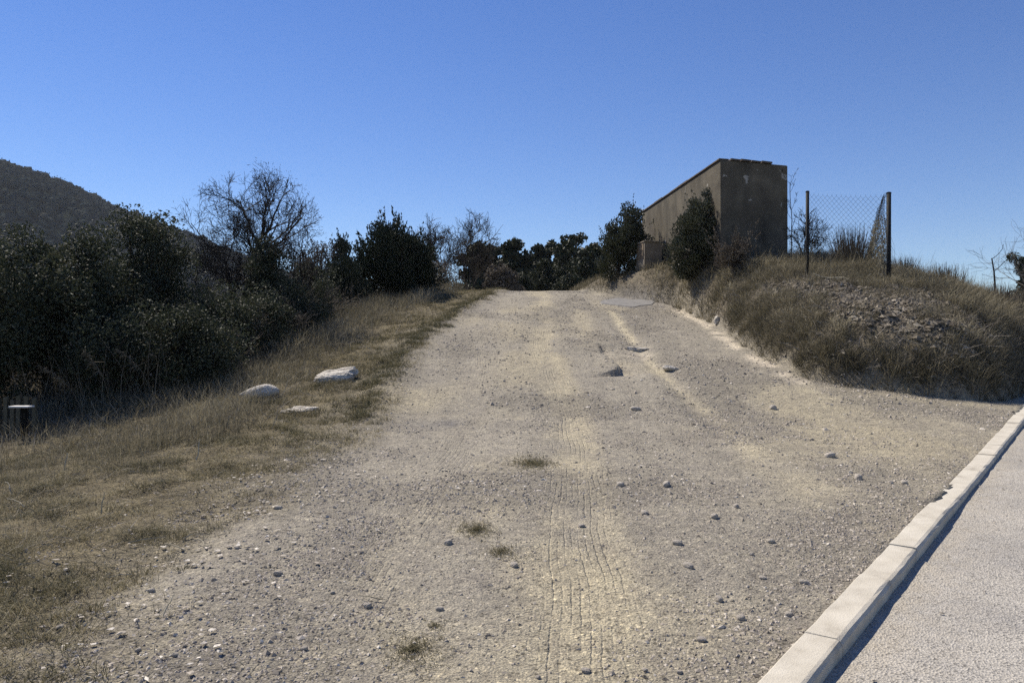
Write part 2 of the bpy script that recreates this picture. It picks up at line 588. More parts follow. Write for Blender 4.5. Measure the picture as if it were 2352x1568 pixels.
def sheet(name, sel, mat, label):
    q = GQ[sel]
    used, inv = np.unique(q.ravel(), return_inverse=True)
    v = GV[used]
    at_ = {}
    if name == 'dirt_track':
        y = v[:, 1]; u = v[:, 0] - track_mid(y)
        at_['tread'] = u
        nz = fbm(v[:, 0] * 2, y * .5, 71, 3)
        at_['tread_mask'] = np.exp(-(u / .3) ** 6) * sstep(-.6, -.1, nz) + .8 * np.exp(-((u + 1.3) / .28) ** 6) * sstep(-.4, .1, nz) + .6 * np.exp(-((u - 1.1) / .25) ** 6) * sstep(-.2, .3, nz)
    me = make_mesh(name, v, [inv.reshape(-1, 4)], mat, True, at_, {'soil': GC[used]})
    return tag(obj(name, me), label, None, None, 'structure')


sheet('dirt_track', ist, M_track, 'rutted dirt and gravel track climbing to the crest')
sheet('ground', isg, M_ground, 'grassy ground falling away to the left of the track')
sheet('bank', isb, M_bank, 'earth bank rising on the right of the track below the fence')

# ------------------------------------------------------------------ road and kerb
def road_z(y): return 0.056 * np.clip(y, -60, 80) - 0.045


ry = axis(np.arange(1.0, 24, .25), -55, 120, 1.3)
ro = np.array([0.12, .22, .4, .7, 1.1, 1.6, 2.2, 3.0, 4.0, 5.5, 7.0])
RXX = kerb_x(ry)[:, None] + ro[None] / .79
RYY = np.repeat(ry[:, None], len(ro), 1)
RZZ = road_z(RYY) + 0.004 * fbm(RXX * 3, RYY * 3, 81, 3) + .02 * np.exp(-ro[None] / .2) * (.5 + .5 * fbm(RXX * 2, RYY * 2, 82, 3))
rv = np.stack([RXX.ravel(), RYY.ravel(), RZZ.ravel()], 1)
n_o = len(ro)
i2, j2 = np.meshgrid(np.arange(n_o - 1), np.arange(len(ry) - 1))
kk = (j2 * n_o + i2).ravel()
rq = np.stack([kk, kk + 1, kk + 1 + n_o, kk + n_o], 1)
dust = np.exp(-np.repeat(ro[None], len(ry), 0).ravel() / .3)
m, t, out = new_mat("weathered asphalt")
v = coords(t)
sp = t.nodes.new("ShaderNodeTexVoronoi"); sp.inputs['Scale'].default_value = 95
t.links.new(v, sp.inputs['Vector'])
c = ramp(t, sp.outputs['Color'], [(0.12, (.13, .125, .118)), (0.3, (.34, .322, .292)), (0.75, (.43, .406, .366)), (1.0, (.56, .525, .47))])
c = mixc(t, c, ramp(t, noise(t, 1.3, 6, .6, v), [(.3, (.7, .7, .71)), (.5, (.95, .94, .92)), (.7, (1.08, 1.06, 1.02))]), 1.0, 'MULTIPLY')
dm = math_n(t, 'MULTIPLY', attr(t, 'dust'), ramp(t, noise(t, 9, 5, .6, v), [(.35, (.2, .2, .2)), (.6, (1, 1, 1))]))
c = mixc(t, c, (.36, .31, .23), dm)
nr = bump(t, math_n(t, 'ADD', sp.outputs['Distance'], math_n(t, 'MULTIPLY', noise(t, 160, 3, .6, v), .5)), .006)
principled(t, out, c, .85, nr, .3)
tag(obj('road', make_mesh('road', rv, [rq], m, True, {'dust': dust})), 'pale grey worn asphalt road beyond the kerb', None, None, 'structure')
# land on the far side of the road
fv = []
for o_ in (7.0, 9.0, 30.0, 300.0):
    fv.append(np.stack([kerb_x(ry) + o_ / .79, ry, road_z(ry) + (.02 if o_ < 8 else .15 if o_ < 20 else -.6 if o_ < 100 else -4)], 1))
fv = np.stack(fv, 1).reshape(-1, 3)
i2, j2 = np.meshgrid(np.arange(3), np.arange(len(ry) - 1)); kk = (j2 * 4 + i2).ravel()
me = make_mesh('far_verge', fv, [np.stack([kk, kk + 1, kk + 5, kk + 4], 1)], M_ground, True, None, {'soil': np.tile(C_VERGE, (len(fv), 1))})
tag(obj('far_verge', me), 'dry ground on the far side of the road', None, None, 'structure')

M_kerb = plain_mat("kerb concrete", [(.25, (.31, .278, .225)), (.42, (.45, .412, .34)), (.7, (.55, .51, .43))], 5, .9, .004, 120)
kerb = empty('kerb', (kerb_x(4.0), 4.0, prof(4.0)))
tag(kerb, 'pale concrete kerb between the dirt track and the asphalt road', 'kerb')
ko0 = np.array(kerb.location)
yk = -3.0
kn = 0
while yk < 22:
    seg = 1.02 if kn % 5 else .72
    y0 = yk; y1 = yk + seg * .785
    yk = y1; kn += 1
    lift = rng.normal(0, .003)
    prof_pts = [(0, -.2), (0, .0), (.006, .006), (.145, .006), (.162, -.001), (.172, -.018), (.176, -.24)]
    nsub = 6
    V = []
    for s_ in range(nsub + 1):
        yy = y0 + .0015 + (y1 - y0 - .003) * s_ / nsub
        drop = -.022 * sstep(5.9, 6.6, yy) * (1 - sstep(9.5, 11.5, yy))
        for (o_, h_) in prof_pts:
            jit = rng.normal(0, .002 if h_ < .005 else .0012, 3) * (1 if h_ > -.1 else 0)
            top = prof(min(yy, 9.5)) + .056 * max(yy - 9.5, 0) + .022
            V.append([kerb_x(yy) + (o_) / .79 * .79 * .79 + jit[0], yy - o_ * .62 + jit[1], top + h_ + lift + (drop if h_ > -.1 else 0) + jit[2]])
    V = np.array(V) - ko0
    npf = len(prof_pts)
    q = []
    for s_ in range(nsub):
        for a in range(npf - 1):
            q.append([s_ * npf + a, (s_ + 1) * npf + a, (s_ + 1) * npf + a + 1, s_ * npf + a + 1])
    b = Buf(); b.add(V, q)
    me = make_mesh('kerb_stone', V, [np.array(q), np.array([list(range(npf))]), np.array([[nsub * npf + a for a in range(npf)][::-1]])], M_kerb, False)
    obj('kerb_stone', me, kerb)

# old tarmac plate near the crest
pa = np.linspace(0, 2 * math.pi, 40, endpoint=False)
pr = 1 + .32 * fbm(np.cos(pa) * 2, np.sin(pa) * 2, 91, 3)
pxs = 3.65 + .85 * np.cos(pa) * pr; pys = 25.0 + 1.05 * np.sin(pa) * pr
ct = []
for rr in (1.0, .97, .6, .0):
    xx = 3.65 + (pxs - 3.65) * rr; yy = 25.0 + (pys - 25) * rr
    ct.append(np.stack([xx, yy, height(xx, yy) + (.0 if rr == 1 else .02)], 1))
ct[0][:, 2] -= .02
Vp = np.concatenate(ct)
q = []
for r_ in range(3):
    for i in range(40):
        j = (i + 1) % 40
        q.append([r_ * 40 + i, r_ * 40 + j, (r_ + 1) * 40 + j, (r_ + 1) * 40 + i])
M_tar = plain_mat("old tarmac", [(.3, (.13, .127, .125)), (.5, (.19, .184, .178)), (.7, (.26, .245, .225))], 6, .9, .006, 90)
tag(obj('tarmac_patch', make_mesh('tarmac_patch', Vp, [np.array(q)], M_tar, False)), 'grey plate of old tarmac left in the track near the crest', None, None, 'structure')

# ------------------------------------------------------------------ far hill
hx = np.arange(-900, 120, 12.0); hy = np.arange(230, 900, 12.0)
HX, HY = np.meshgrid(hx, hy)


def hill_z(x, y):
    r = np.hypot((x + 480) / 1.0, (y - 560) / .85)
    z = 180 - .40 * r + 22 * np.exp(-(r / 90) ** 2) * 0
    z = z + 9 * fbm(x / 90, y / 90, 101, 4) + 3 * fbm(x / 20, y / 20, 104, 2)
    return np.maximum(z, -12)


HZ = hill_z(HX, HY)
hv = np.stack([HX.ravel(), HY.ravel(), HZ.ravel()], 1)
i2, j2 = np.meshgrid(np.arange(len(hx) - 1), np.arange(len(hy) - 1)); kk = (j2 * len(hx) + i2).ravel()
M_hill = plain_mat("hill scrub", [(.3, (.016, .022, .02)), (.6, (.026, .03, .026))], .05, 1.0, .5, .5, 0.0)
tag(obj('hill', make_mesh('hill', hv, [np.stack([kk, kk + 1, kk + 1 + len(hx), kk + len(hx)], 1)], M_hill, True)), 'wooded hill far off behind the trees on the left', None, None, 'structure')

t_ = (1 + 5 ** .5) / 2
ICO_V = unit(np.array([[-1, t_, 0], [1, t_, 0], [-1, -t_, 0], [1, -t_, 0], [0, -1, t_], [0, 1, t_], [0, -1, -t_], [0, 1, -t_], [t_, 0, -1], [t_, 0, 1], [-t_, 0, -1], [-t_, 0, 1]], float))
ICO_F = np.array([[0, 11, 5], [0, 5, 1], [0, 1, 7], [0, 7, 10], [0, 10, 11], [1, 5, 9], [5, 11, 4], [11, 10, 2], [10, 7, 6], [7, 1, 8], [3, 9, 4], [3, 4, 2], [3, 2, 6], [3, 6, 8], [3, 8, 9], [4, 9, 5], [2, 4, 11], [6, 2, 10], [8, 6, 7], [9, 8, 1]])


def subdiv(V, Fc):
    V = list(map(tuple, V)); cache = {}; out_ = []
    def mid(a, b):
        k = (min(a, b), max(a, b))
        if k not in cache:
            mv = (np.array(V[a]) + np.array(V[b])) / 2; mv /= np.linalg.norm(mv)
            cache[k] = len(V); V.append(tuple(mv))
        return cache[k]
    for a, b, c_ in Fc:
        x_, y_, z_ = mid(a, b), mid(b, c_), mid(c_, a)
        out_ += [[a, x_, z_], [b, y_, x_], [c_, z_, y_], [x_, y_, z_]]
    return np.array(V), np.array(out_)


ICO1_V, ICO1_F = subdiv(ICO_V, ICO_F)
ICO2_V, ICO2_F = subdiv(ICO1_V, ICO1_F)
ICO3_V, ICO3_F = subdiv(ICO2_V, ICO2_F)
ICO4_V, ICO4_F = subdiv(ICO3_V, ICO3_F)


def lumps(buf, C, S, V, Fc, jitter, tint, squash=None, R=rng):
    """Noisy copies of a small polyhedron at C, sized S (n, 3)."""
    n = len(C); k = len(V)
    P = V[None] * (1 + R.normal(0, jitter, (n, k, 1))) * S[:, None, :]
    a = R.uniform(0, 2 * math.pi, n); ca, sa = np.cos(a)[:, None], np.sin(a)[:, None]
    P = np.stack([P[..., 0] * ca - P[..., 1] * sa, P[..., 0] * sa + P[..., 1] * ca, P[..., 2]], -1) + C[:, None, :]
    buf.add(P.reshape(-1, 3), tris=(Fc[None] + (np.arange(n) * k)[:, None, None]).reshape(-1, 3), tint=np.repeat(np.broadcast_to(tint, (n,)), k))


# wood covering the hill
b = Buf()
n = 10500
x = rng.uniform(-640, 60, n); y = rng.uniform(235, 640, n)
z = hill_z(x, y)
ok = (z > -8) & (x / y > -.85) & (x / y < -.22)
x, y, z = x[ok], y[ok], z[ok]
s = rng.uniform(1.6, 3.7, len(x))
lumps(b, np.stack([x, y, z + s * .5], 1), np.stack([s, s, s * rng.uniform(.8, 1.2, len(x))], 1), ICO_V, ICO_F, .18, rng.random(len(x)))
nl = len(x) * 9
pick = rng.integers(0, len(x), nl)
dv = unit(rng.normal(size=(nl, 3))); dv[:, 2] = np.abs(dv[:, 2])
leaves(b, np.stack([x, y, z + s * .5], 1)[pick] + dv * s[pick][:, None] * rng.uniform(.85, 1.2, nl)[:, None], 1.1, .9, rng.random(nl))
M_far = plant_mat("far trees", [(0, (.026, .036, .036)), (.6, (.038, .046, .042)), (1, (.056, .056, .048))], 1.0, 0.0, .1)
tag(obj('hill_woodland', b.mesh('hill_woodland', M_far)), 'dark woodland covering the far hill', None, None, 'stuff')

# ------------------------------------------------------------------ plant materials
M_oak = plant_mat("evergreen leaf", [(0, (.03, .036, .022)), (.5, (.055, .064, .037)), (1, (.10, .097, .062))], .68, .22, .2)
M_jun = plant_mat("juniper spray", [(0, (.014, .02, .012)), (.6, (.03, .038, .02)), (1, (.06, .062, .034))], .6, .25, .08)
M_pine = plant_mat("pine needles", [(0, (.016, .022, .009)), (.6, (.036, .042, .018)), (1, (.075, .072, .035))], .6, .25, .1)
M_laurel = plant_mat("shrub leaf", [(0, (.025, .032, .018)), (.5, (.05, .056, .03)), (1, (.10, .095, .055))], .4, .45, .15)
M_bark = plant_mat("bare bark", [(0, (.028, .023, .019)), (.5, (.05, .042, .035)), (1, (.10, .088, .074))], .9, .15, 0)
M_brush = plant_mat("dry twigs", [(0, (.065, .053, .042)), (.5, (.13, .108, .083)), (1, (.28, .235, .18))], .85, .15, .1)
M_grass = plant_mat("verge grass", [(0, (.05, .054, .028)), (.4, (.125, .112, .06)), (.65, (.235, .20, .12)), (1, (.44, .385, .255))], .75, .2, .3)
M_dry = plant_mat("dry bank grass", [(0, (.055, .052, .034)), (.35, (.125, .112, .075)), (.7, (.24, .21, .145)), (1, (.46, .41, .29))], .75, .2, .28)
M_straw = plant_mat("straw", [(0, (.22, .185, .12)), (1, (.52, .47, .36))], .75, .2, .2)


# ------------------------------------------------------------------ trees and shrubs
def grow(R, base, direction, length, radius, levels, spread=.55, kids=(2, 4), seg=5, wander=.16, lift=.06, shrink=.68, rshrink=.66, rmin=.0042):
    """Branch segments of a bare tree: arrays P0, P1, r0, r1, level."""
    out_ = []
    def go(p, d, L, r, lev):
        pts = [p]
        rr = r
        step = L / seg
        nodes = []
        for k in range(seg):
            d = d + R.normal(0, wander * (.55 if lev == 0 else 1), 3); d[2] += lift
            d = d / np.linalg.norm(d)
            p2 = p + d * step
            r2 = max(r * (1 - .5 * (k + 1) / seg), rmin)
            out_.append((p, p2, rr, r2, lev))
            p = p2; rr = r2
            nodes.append((p.copy(), d.copy(), r2, (k + 1) / seg))
        if lev < levels:
            nk = R.integers(kids[0], kids[1] + 1)
            for k in range(nk):
                f = R.uniform(.3, 1.0) if k else 1.0
                idx = min(seg - 1, int(f * seg))
                q, qd, qr, _ = nodes[idx]
                perp = R.normal(size=3); perp -= perp.dot(qd) * qd; perp /= np.linalg.norm(perp)
                sp_ = spread * R.uniform(.6, 1.4)
                nd = qd * math.cos(sp_) + perp * math.sin(sp_)
                go(q, nd, L * shrink * R.uniform(.75, 1.2), max(qr * rshrink * R.uniform(.8, 1.15), rmin), lev + 1)
    go(np.asarray(base, float), unit(np.asarray(direction, float)), length, radius, 0)
    return (np.array([o[0] for o in out_]), np.array([o[1] for o in out_]), np.array([o[2] for o in out_]), np.array([o[3] for o in out_]), np.array([o[4] for o in out_]))


def gz(x, y):
    return float(height(np.array([x]), np.array([y]))[0])


def leafy_tree(name, label, cat, x, y, top, rx, ry_, n, leaf, mat, seed, low=0.0, clumps=70, group=None, taper=0.0, lean=(0, 0), clump_r=.42, spiky=0.0, dome=2.0):
    """Trunk and limbs, and a crown of separate leaves in clumps; x, y base, top = height of the crown's top in world z."""
    R = np.random.default_rng(seed)
    z0 = gz(x, y)
    H = top - z0
    t = empty(name, (x, y, z0))
    tag(t, label, cat, group)
    # clump centres within an egg
    c = unit(R.normal(size=(clumps, 3))) * (R.random((clumps, 1)) ** .45)
    zz = (c[:, 2] + 1) / 2
    wid = np.sqrt(np.clip(1 - np.abs(2 * zz - 1) ** dome, 0.05, 1)) / np.maximum(np.sqrt(np.clip(1 - c[:, 2] ** 2, 0.05, 1)), .2)
    k = 1 - taper * zz
    cc = np.stack([c[:, 0] * rx * k + lean[0] * zz, c[:, 1] * ry_ * k + lean[1] * zz, low + zz * (H - low)], 1)
    cc[:, 2] -= clump_r * .35
    # trunk and limbs
    tb = Buf()
    hub = np.array([lean[0] * .3, lean[1] * .3, low + (H - low) * .3])
    polytube(tb, np.array([[0, 0, -.15], [R.normal(0, .05), R.normal(0, .05), hub[2] * .5], hub]), np.array([.11, .085, .07]) * max(1, H / 4), 7, .3)
    mids = hub + (cc - hub) * .5 + R.normal(0, .1, cc.shape)
    tubes(tb, np.repeat(hub[None], len(cc), 0), mids, .035, .02, 4, .3)
    tubes(tb, mids, cc, .02, .006, 4, .3)
    obj('trunk', tb.mesh('trunk', M_bark), t)
    # leaves
    lb = Buf()
    pick = R.integers(0, clumps, n)
    sz = clump_r * R.uniform(.6, 1.3, clumps)
    off = R.normal(size=(n, 3)); off = unit(off) * (R.random((n, 1)) ** .4) * sz[pick][:, None]
    off[:, 2] *= .8
    P = cc[pick] + off
    tone = np.clip(R.normal(.42, .18, n) + R.normal(0, .14, clumps)[pick], 0, 1)
    dirs = None
    if spiky:
        dirs = unit(P - np.array([0, 0, H * .2])) + np.array([0, 0, .6])
        # spires that break the outline
        ns = int(spiky)
        sb = R.integers(0, clumps, ns)
        sd = unit(unit(cc[sb] - np.array([0, 0, H * .3])) + np.array([0, 0, 1.0]) + R.normal(0, .3, (ns, 3)))
        m_ = 26
        f = R.random((ns, m_, 1))
        SP = cc[sb][:, None] + sd[:, None] * (f * R.uniform(.45, .95, (ns, 1, 1))) + R.normal(0, .05, (ns, m_, 3)) * (1.2 - f)
        leaves(lb, SP.reshape(-1, 3), leaf * 1.2, leaf * .5, np.clip(R.normal(.4, .2, ns * m_), 0, 1), dirs=np.repeat(sd, m_, 0), R=R)
    leaves(lb, P, leaf * R.uniform(.7, 1.25, n), leaf * .55, tone, dirs=dirs, R=R)
    obj('crown', lb.mesh('crown', mat), t)
    return t


def bare_tree(name, label, cat, x, y, stems, seed, mat=None, group=None, twig_tint=.35, z=None, crown=None):
    """stems: list of dicts for grow()."""
    R = np.random.default_rng(seed)
    z0 = gz(x, y) if z is None else z
    t = empty(name, (x, y, z0))
    tag(t, label, cat, group)
    bb = Buf()
    for st in stems:
        P0, P1, r0, r1, lv = grow(R, st.get('base', (0, 0, -.1)), st['dir'], st['len'], st['rad'], st['lev'], **st.get('kw', {}))
        a = lv == 0
        if crown is not None:                     # the crown's natural outline
            cc, cr = np.array(crown[0]), np.array(crown[1])
            q_ = ((((P1 - cc) / cr) ** 2).sum(1)) < R.uniform(.8, 1.12, len(P1)) ** 2
            below = P1[:, 2] < cc[2]
            kp = q_ | (a & below) | (below & (np.abs(P1[:, 0] - cc[0]) < cr[0]))
            P0, P1, r0, r1, a = P0[kp], P1[kp], r0[kp], r1[kp], a[kp]
        tb = Buf()
        tubes(tb, P0[a], P1[a] + (P1[a] - P0[a]) * .06, r0[a], r1[a], 7, .35)
        obj('trunk', tb.mesh('trunk', mat or M_bark), t)
        tubes(bb, P0[~a], P1[~a] + (P1[~a] - P0[~a]) * .05, r0[~a], r1[~a], 3, twig_tint)
    obj('branches', bb.mesh('branches', mat or M_bark), t)
    return t


def P(px, Y): return (px - 1176) / F * Y
def Z(py, Y): return 1.6 + (800 - py) / F * Y


# evergreen trees massed on the left
leafy_tree('evergreen_oak', 'broad dark evergreen oak with glinting leaves, its rounded top just below the hill', 'tree', P(110, 14.5), 14.5, Z(492, 14.5), 1.55, 1.5, 34000, .075, M_oak, 201, .15, 110)
leafy_tree('evergreen_oak', 'dark evergreen oak cut by the left edge of the view, lower than its neighbour', 'tree', P(-90, 13.6), 13.6, Z(585, 13.6), 1.4, 1.3, 22000, .07, M_oak, 202, .0, 70)
leafy_tree('evergreen_oak', 'taller evergreen oak with a thin upright top just left of the leafless tree', 'tree', P(335, 16.5), 16.5, Z(448, 16.5), 1.15, 1.2, 19000, .075, M_oak, 203, .2, 80, taper=.45)
leafy_tree('evergreen_oak', 'low evergreen oak filling the gap between the two left oaks', 'tree', P(215, 15.2), 15.2, Z(600, 15.2), 1.2, 1.1, 18000, .07, M_oak, 204, .0, 60)
leafy_tree('evergreen_oak', 'small evergreen oak growing at the foot of the leafless tree', 'tree', P(612, 19.5), 19.5, Z(508, 19.5), .62, .8, 9000, .075, M_oak, 205, .1, 45, taper=.6)
leafy_tree('evergreen_shrub', 'dark evergreen shrub behind the leaning grass plumes', 'shrub', P(420, 14.2), 14.2, Z(690, 14.2), 1.1, .9, 14000, .065, M_oak, 206, -.05, 50)
leafy_tree('evergreen_shrub', 'dark evergreen shrub on the slope below the leafless tree', 'shrub', P(560, 17), 17, Z(650, 17), 1.0, .9, 12000, .07, M_oak, 207, -.05, 45)

for k, (px, Y, py, rr, lab) in enumerate([
        (480, 16.2, 640, .8, 'dull evergreen shrub under the left side of the leafless tree'),
        (665, 19.0, 640, .8, 'dull evergreen shrub under the right side of the leafless tree'),
        (720, 22.5, 600, .8, 'dark shrub between the leafless tree and the brownish juniper'),
        (275, 13.6, 700, .85, 'dark low shrub behind the middle grass plume')]):
    leafy_tree('evergreen_shrub', lab, 'shrub', P(px, Y), Y, Z(py, Y), rr, rr * .8, 9000, .065, M_oak, 261 + k, -.1, 40)

# leafless tree
kw = dict(spread=.55, kids=(5, 7), seg=5, wander=.26, lift=.06, shrink=.64)
bx_, by_ = P(538, 20.5), 20.5
kt = dict(spread=.55, kids=(6, 8), seg=5, wander=.24, lift=.05, shrink=.58, rmin=.0042)
bare_tree('leafless_tree', 'leafless many-stemmed tree with a wide fan of twigs against the sky', 'tree', bx_, by_, [
    dict(dir=(.03, 0, 1), len=2.7, rad=.11, lev=4, kw=kt),
    dict(base=(.55, .1, -.1), dir=(.08, .05, 1), len=2.8, rad=.10, lev=4, kw=kt),
    dict(base=(.6, 0, -.1), dir=(.8, 0, .8), len=2.2, rad=.07, lev=4, kw=dict(kt, kids=(6, 7))),
    dict(base=(-.1, 0, -.1), dir=(-.5, .1, 1), len=2.3, rad=.08, lev=4, kw=dict(kt, kids=(6, 7)))], 311,
    crown=((P(566, 20.5) - bx_, 0, Z(540, 20.5) - gz(bx_, by_)), (1.92, 1.9, 1.85)))
bare_tree('leafless_tree', 'thin leafless sapling standing between the tall oak and the leafless tree', 'tree', P(420, 18.5), 18.5, [
    dict(dir=(0, 0, 1), len=1.1, rad=.03, lev=3, kw=dict(kw, spread=.4)),
    dict(base=(-.1, 0, -.1), dir=(-.3, 0, 1), len=.95, rad=.028, lev=3, kw=dict(kw, spread=.4))], 312)
for k, (px, Y, h, lab) in enumerate([
        (470, 15.4, .55, 'twiggy brown shrub in front of the dull evergreens, nearest the feathery grass'),
        (535, 16.6, .6, 'twiggy brown shrub on the slope below the leafless tree trunk'),
        (640, 17.8, .6, 'twiggy brown shrub below and right of the leafless tree'),
        (715, 20.5, .65, 'twiggy brown shrub left of the brownish juniper, above the verge')]):
    kb = dict(spread=.55, kids=(4, 5), seg=4, wander=.22, lift=.05, shrink=.66, rmin=.004)
    bare_tree('bare_shrub', lab, 'shrub', P(px, Y), Y, [
        dict(base=(.05 * q, 0, -.05), dir=(.45 * q, -.15 * q, 1), len=h, rad=.02, lev=3, kw=kb) for q in (-2, -1, 0, 1, 2)], 371 + k, M_brush, twig_tint=.55)
bare_tree('leafless_tree', 'bluish leafless thicket tree to the right of the large leafless tree', 'tree', P(735, 30), 30, [
    dict(dir=(0, 0, 1), len=1.2, rad=.05, lev=3, kw=dict(kw, rmin=.008)), dict(base=(.4, 0, 0), dir=(.5, 0, 1), len=1.1, rad=.04, lev=3, kw=dict(kw, rmin=.008)),
    dict(base=(-.4, 0, 0), dir=(-.5, 0, 1), len=1.1, rad=.04, lev=3, kw=dict(kw, rmin=.008))], 313)
bare_tree('leafless_tree', 'leafless tree right of the juniper, left one of a pair on the skyline', 'tree', P(1015, 44), 44, [
    dict(dir=(-.05, 0, 1), len=2.3, rad=.09, lev=4, kw=dict(kw, spread=.45, rmin=.009))], 314)
bare_tree('leafless_tree', 'leafless tree just left of the rounded pines, right one of a pair on the skyline', 'tree', P(1068, 46), 46, [
    dict(dir=(.0, 0, 1), len=2.35, rad=.095, lev=4, kw=dict(kw, spread=.48, rmin=.009)),
    dict(base=(.2, 0, 0), dir=(.35, 0, 1), len=2.0, rad=.07, lev=4, kw=dict(kw, spread=.45, rmin=.009))], 315)

# juniper group
leafy_tree('juniper_tree', 'large dark juniper with ragged spiky top left of the crest', 'tree', P(885, 27.5), 27.5, Z(505, 27.5), 1.45, 1.4, 26000, .10, M_jun, 221, .0, 95, taper=.35, spiky=140)
leafy_tree('juniper_tree', 'rounded dark juniper leaning against the right of the spiky one', 'tree', P(955, 28.2), 28.2, Z(540, 28.2), .85, .9, 12000, .10, M_jun, 222, .0, 50, taper=.3, spiky=40)
leafy_tree('juniper_shrub', 'low brownish juniper shrub left of the spiky juniper', 'shrub', P(795, 26), 26, Z(590, 26), .75, .8, 9000, .09, M_jun, 223, .0, 40, spiky=30)
leafy_tree('brown_shrub', 'half-bare brown thicket filling the skyline left of the small pointed conifer', 'shrub', P(728, 30), 30, Z(552, 30), 1.0, .9, 8000, .075, M_brush, 226, .0, 50, spiky=40)
leafy_tree('conifer', 'small far conifer with a pointed top peeping over the thicket', 'tree', P(785, 38), 38, Z(540, 38), .75, .7, 7000, .13, M_jun, 224, .0, 40, taper=.65, spiky=20)
leafy_tree('brown_shrub', 'brownish half-bare shrub between the juniper and the pines', 'shrub', P(1010, 33), 33, Z(590, 33), 1.0, 1.0, 9000, .07, M_brush, 225, .0, 40)

# stone pines beyond the crest
pines = [(1100, 60, 555, 1.7, 'low rounded pine at the left end of the row beyond the crest'),
         (1140, 66, 560, 1.6, 'low pine with its top just showing between the two leftmost pines of the row'),
         (1185, 63, 547, 1.55, 'rounded pine beyond the crest, left of the dip in the skyline'),
         (1250, 66, 545, 1.75, 'pine with a narrow crown beyond the crest, right of the dip in the skyline'),
         (1320, 63, 527, 2.1, 'tallest domed pine beyond the crest, at the right of the row'),
         (1365, 56, 562, 1.4, 'pine half hidden behind the shrub next to the tank')]
for k, (px, Y, py, rr, lab) in enumerate(pines):
    leafy_tree('pine_tree', lab, 'tree', P(px, Y), Y, Z(py, Y), rr, rr, 14000, .42, M_pine, 231 + k, -1.0, 130, clump_r=.6, group='pines beyond the crest', dome=3.2)
bush = [(1195, 46, 628, .75, 'dark low bush where the track meets the sky, leftmost of three'),
        (1250, 50, 590, .9, 'dark upright bush in front of the pines at the centre of the crest'),
        (1312, 48, 590, .95, 'dark bush in front of the tallest pine, rightmost of three'),
        (1150, 42, 610, 1.0, 'brownish bush behind the dry grass left of the crest')]
for k, (px, Y, py, rr, lab) in enumerate(bush):
    leafy_tree('dark_bush', lab, 'shrub', P(px, Y), Y, Z(py, Y), rr, rr, 9000, .15, M_pine if k < 3 else M_brush, 241 + k, -.4, 50, clump_r=.4)

# shrubs beside the tank
leafy_tree('laurel_shrub', 'tall dark laurel shrub at the far end of the tank wall', 'shrub', P(1418, 28.5), 28.5, Z(455, 28.5), 1.3, 1.0, 19000, .085, M_laurel, 251, -.3, 90, taper=.6, dome=2.6, lean=(.55, 0), clump_r=.3, spiky=12)
leafy_tree('laurel_shrub', 'glossy green shrub leaning on the tank wall near its front corner', 'shrub', 5.5, 22.9, Z(430, 22.9), 1.08, .9, 27000, .07, M_laurel, 252, -.35, 105, taper=.5, dome=3.0, lean=(.28, .0), clump_r=.28, spiky=30)
leafy_tree('laurel_shrub', 'low wide leafy shrub spreading at the foot of the shrub by the tank corner', 'shrub', 5.55, 22.7, Z(515, 22.7), .95, .6, 12000, .065, M_laurel, 255, -.3, 60, clump_r=.26, spiky=10)
leafy_tree('grey_shrub', 'pale greyish shrub at the foot of the tank shadow side', 'shrub', P(1690, 20.9), 20.9, Z(530, 20.9), .5, .3, 3400, .06, M_brush, 253, .0, 34, clump_r=.18, spiky=14)
bare_tree('bare_shrub', 'tangled bare shrub against the right edge of the tank', 'shrub', P(1850, 21.5), 21.5, [
    dict(dir=(-.2, 0, 1), len=.75, rad=.022, lev=3, kw=dict(kw, spread=.4)),
    dict(dir=(.3, 0, 1), len=.7, rad=.022, lev=3, kw=dict(kw, spread=.5)),
    dict(dir=(.8, -.2, .8), len=.6, rad=.02, lev=3, kw=dict(kw, spread=.5)),
    dict(dir=(-.5, -.2, .9), len=.6, rad=.02, lev=3, kw=dict(kw, spread=.5))], 331)
bare_tree('bare_shrub', 'thin twiggy stem rising along the right edge of the tank', 'shrub', P(1818, 22.2), 22.2, [
    dict(dir=(.02, 0, 1), len=2.3, rad=.016, lev=2, kw=dict(spread=.7, kids=(6, 9), seg=9, wander=.08, lift=.05, shrink=.2))], 332)

def broom(name, label, x, y, h, r, n, seed, mat):
    R = np.random.default_rng(seed)
    z0 = gz(x, y)
    t = empty(name, (x, y, z0)); tag(t, label, 'shrub')
    b = Buf()
    az = R.uniform(0, 2 * math.pi, n); ln = np.abs(R.normal(0, .35, n))
    B = np.stack([np.cos(az), np.sin(az), np.zeros(n)], 1) * (R.random(n) * r * .35)[:, None]
    d = unit(np.stack([np.cos(az) * np.sin(ln), np.sin(az) * np.sin(ln), np.cos(ln)], 1))
    L = h * R.uniform(.5, 1.05, n)
    Mid = B + d * (L * .5)[:, None]; d2 = unit(d + np.array([0, 0, .25]) + R.normal(0, .1, (n, 3)))
    E = Mid + d2 * (L * .5)[:, None]
    tubes(b, B, Mid, .006, .005, 3, R.random(n)); tubes(b, Mid, E, .005, .002, 3, R.random(n))
    obj('stems', b.mesh('stems', mat), t)
    return t


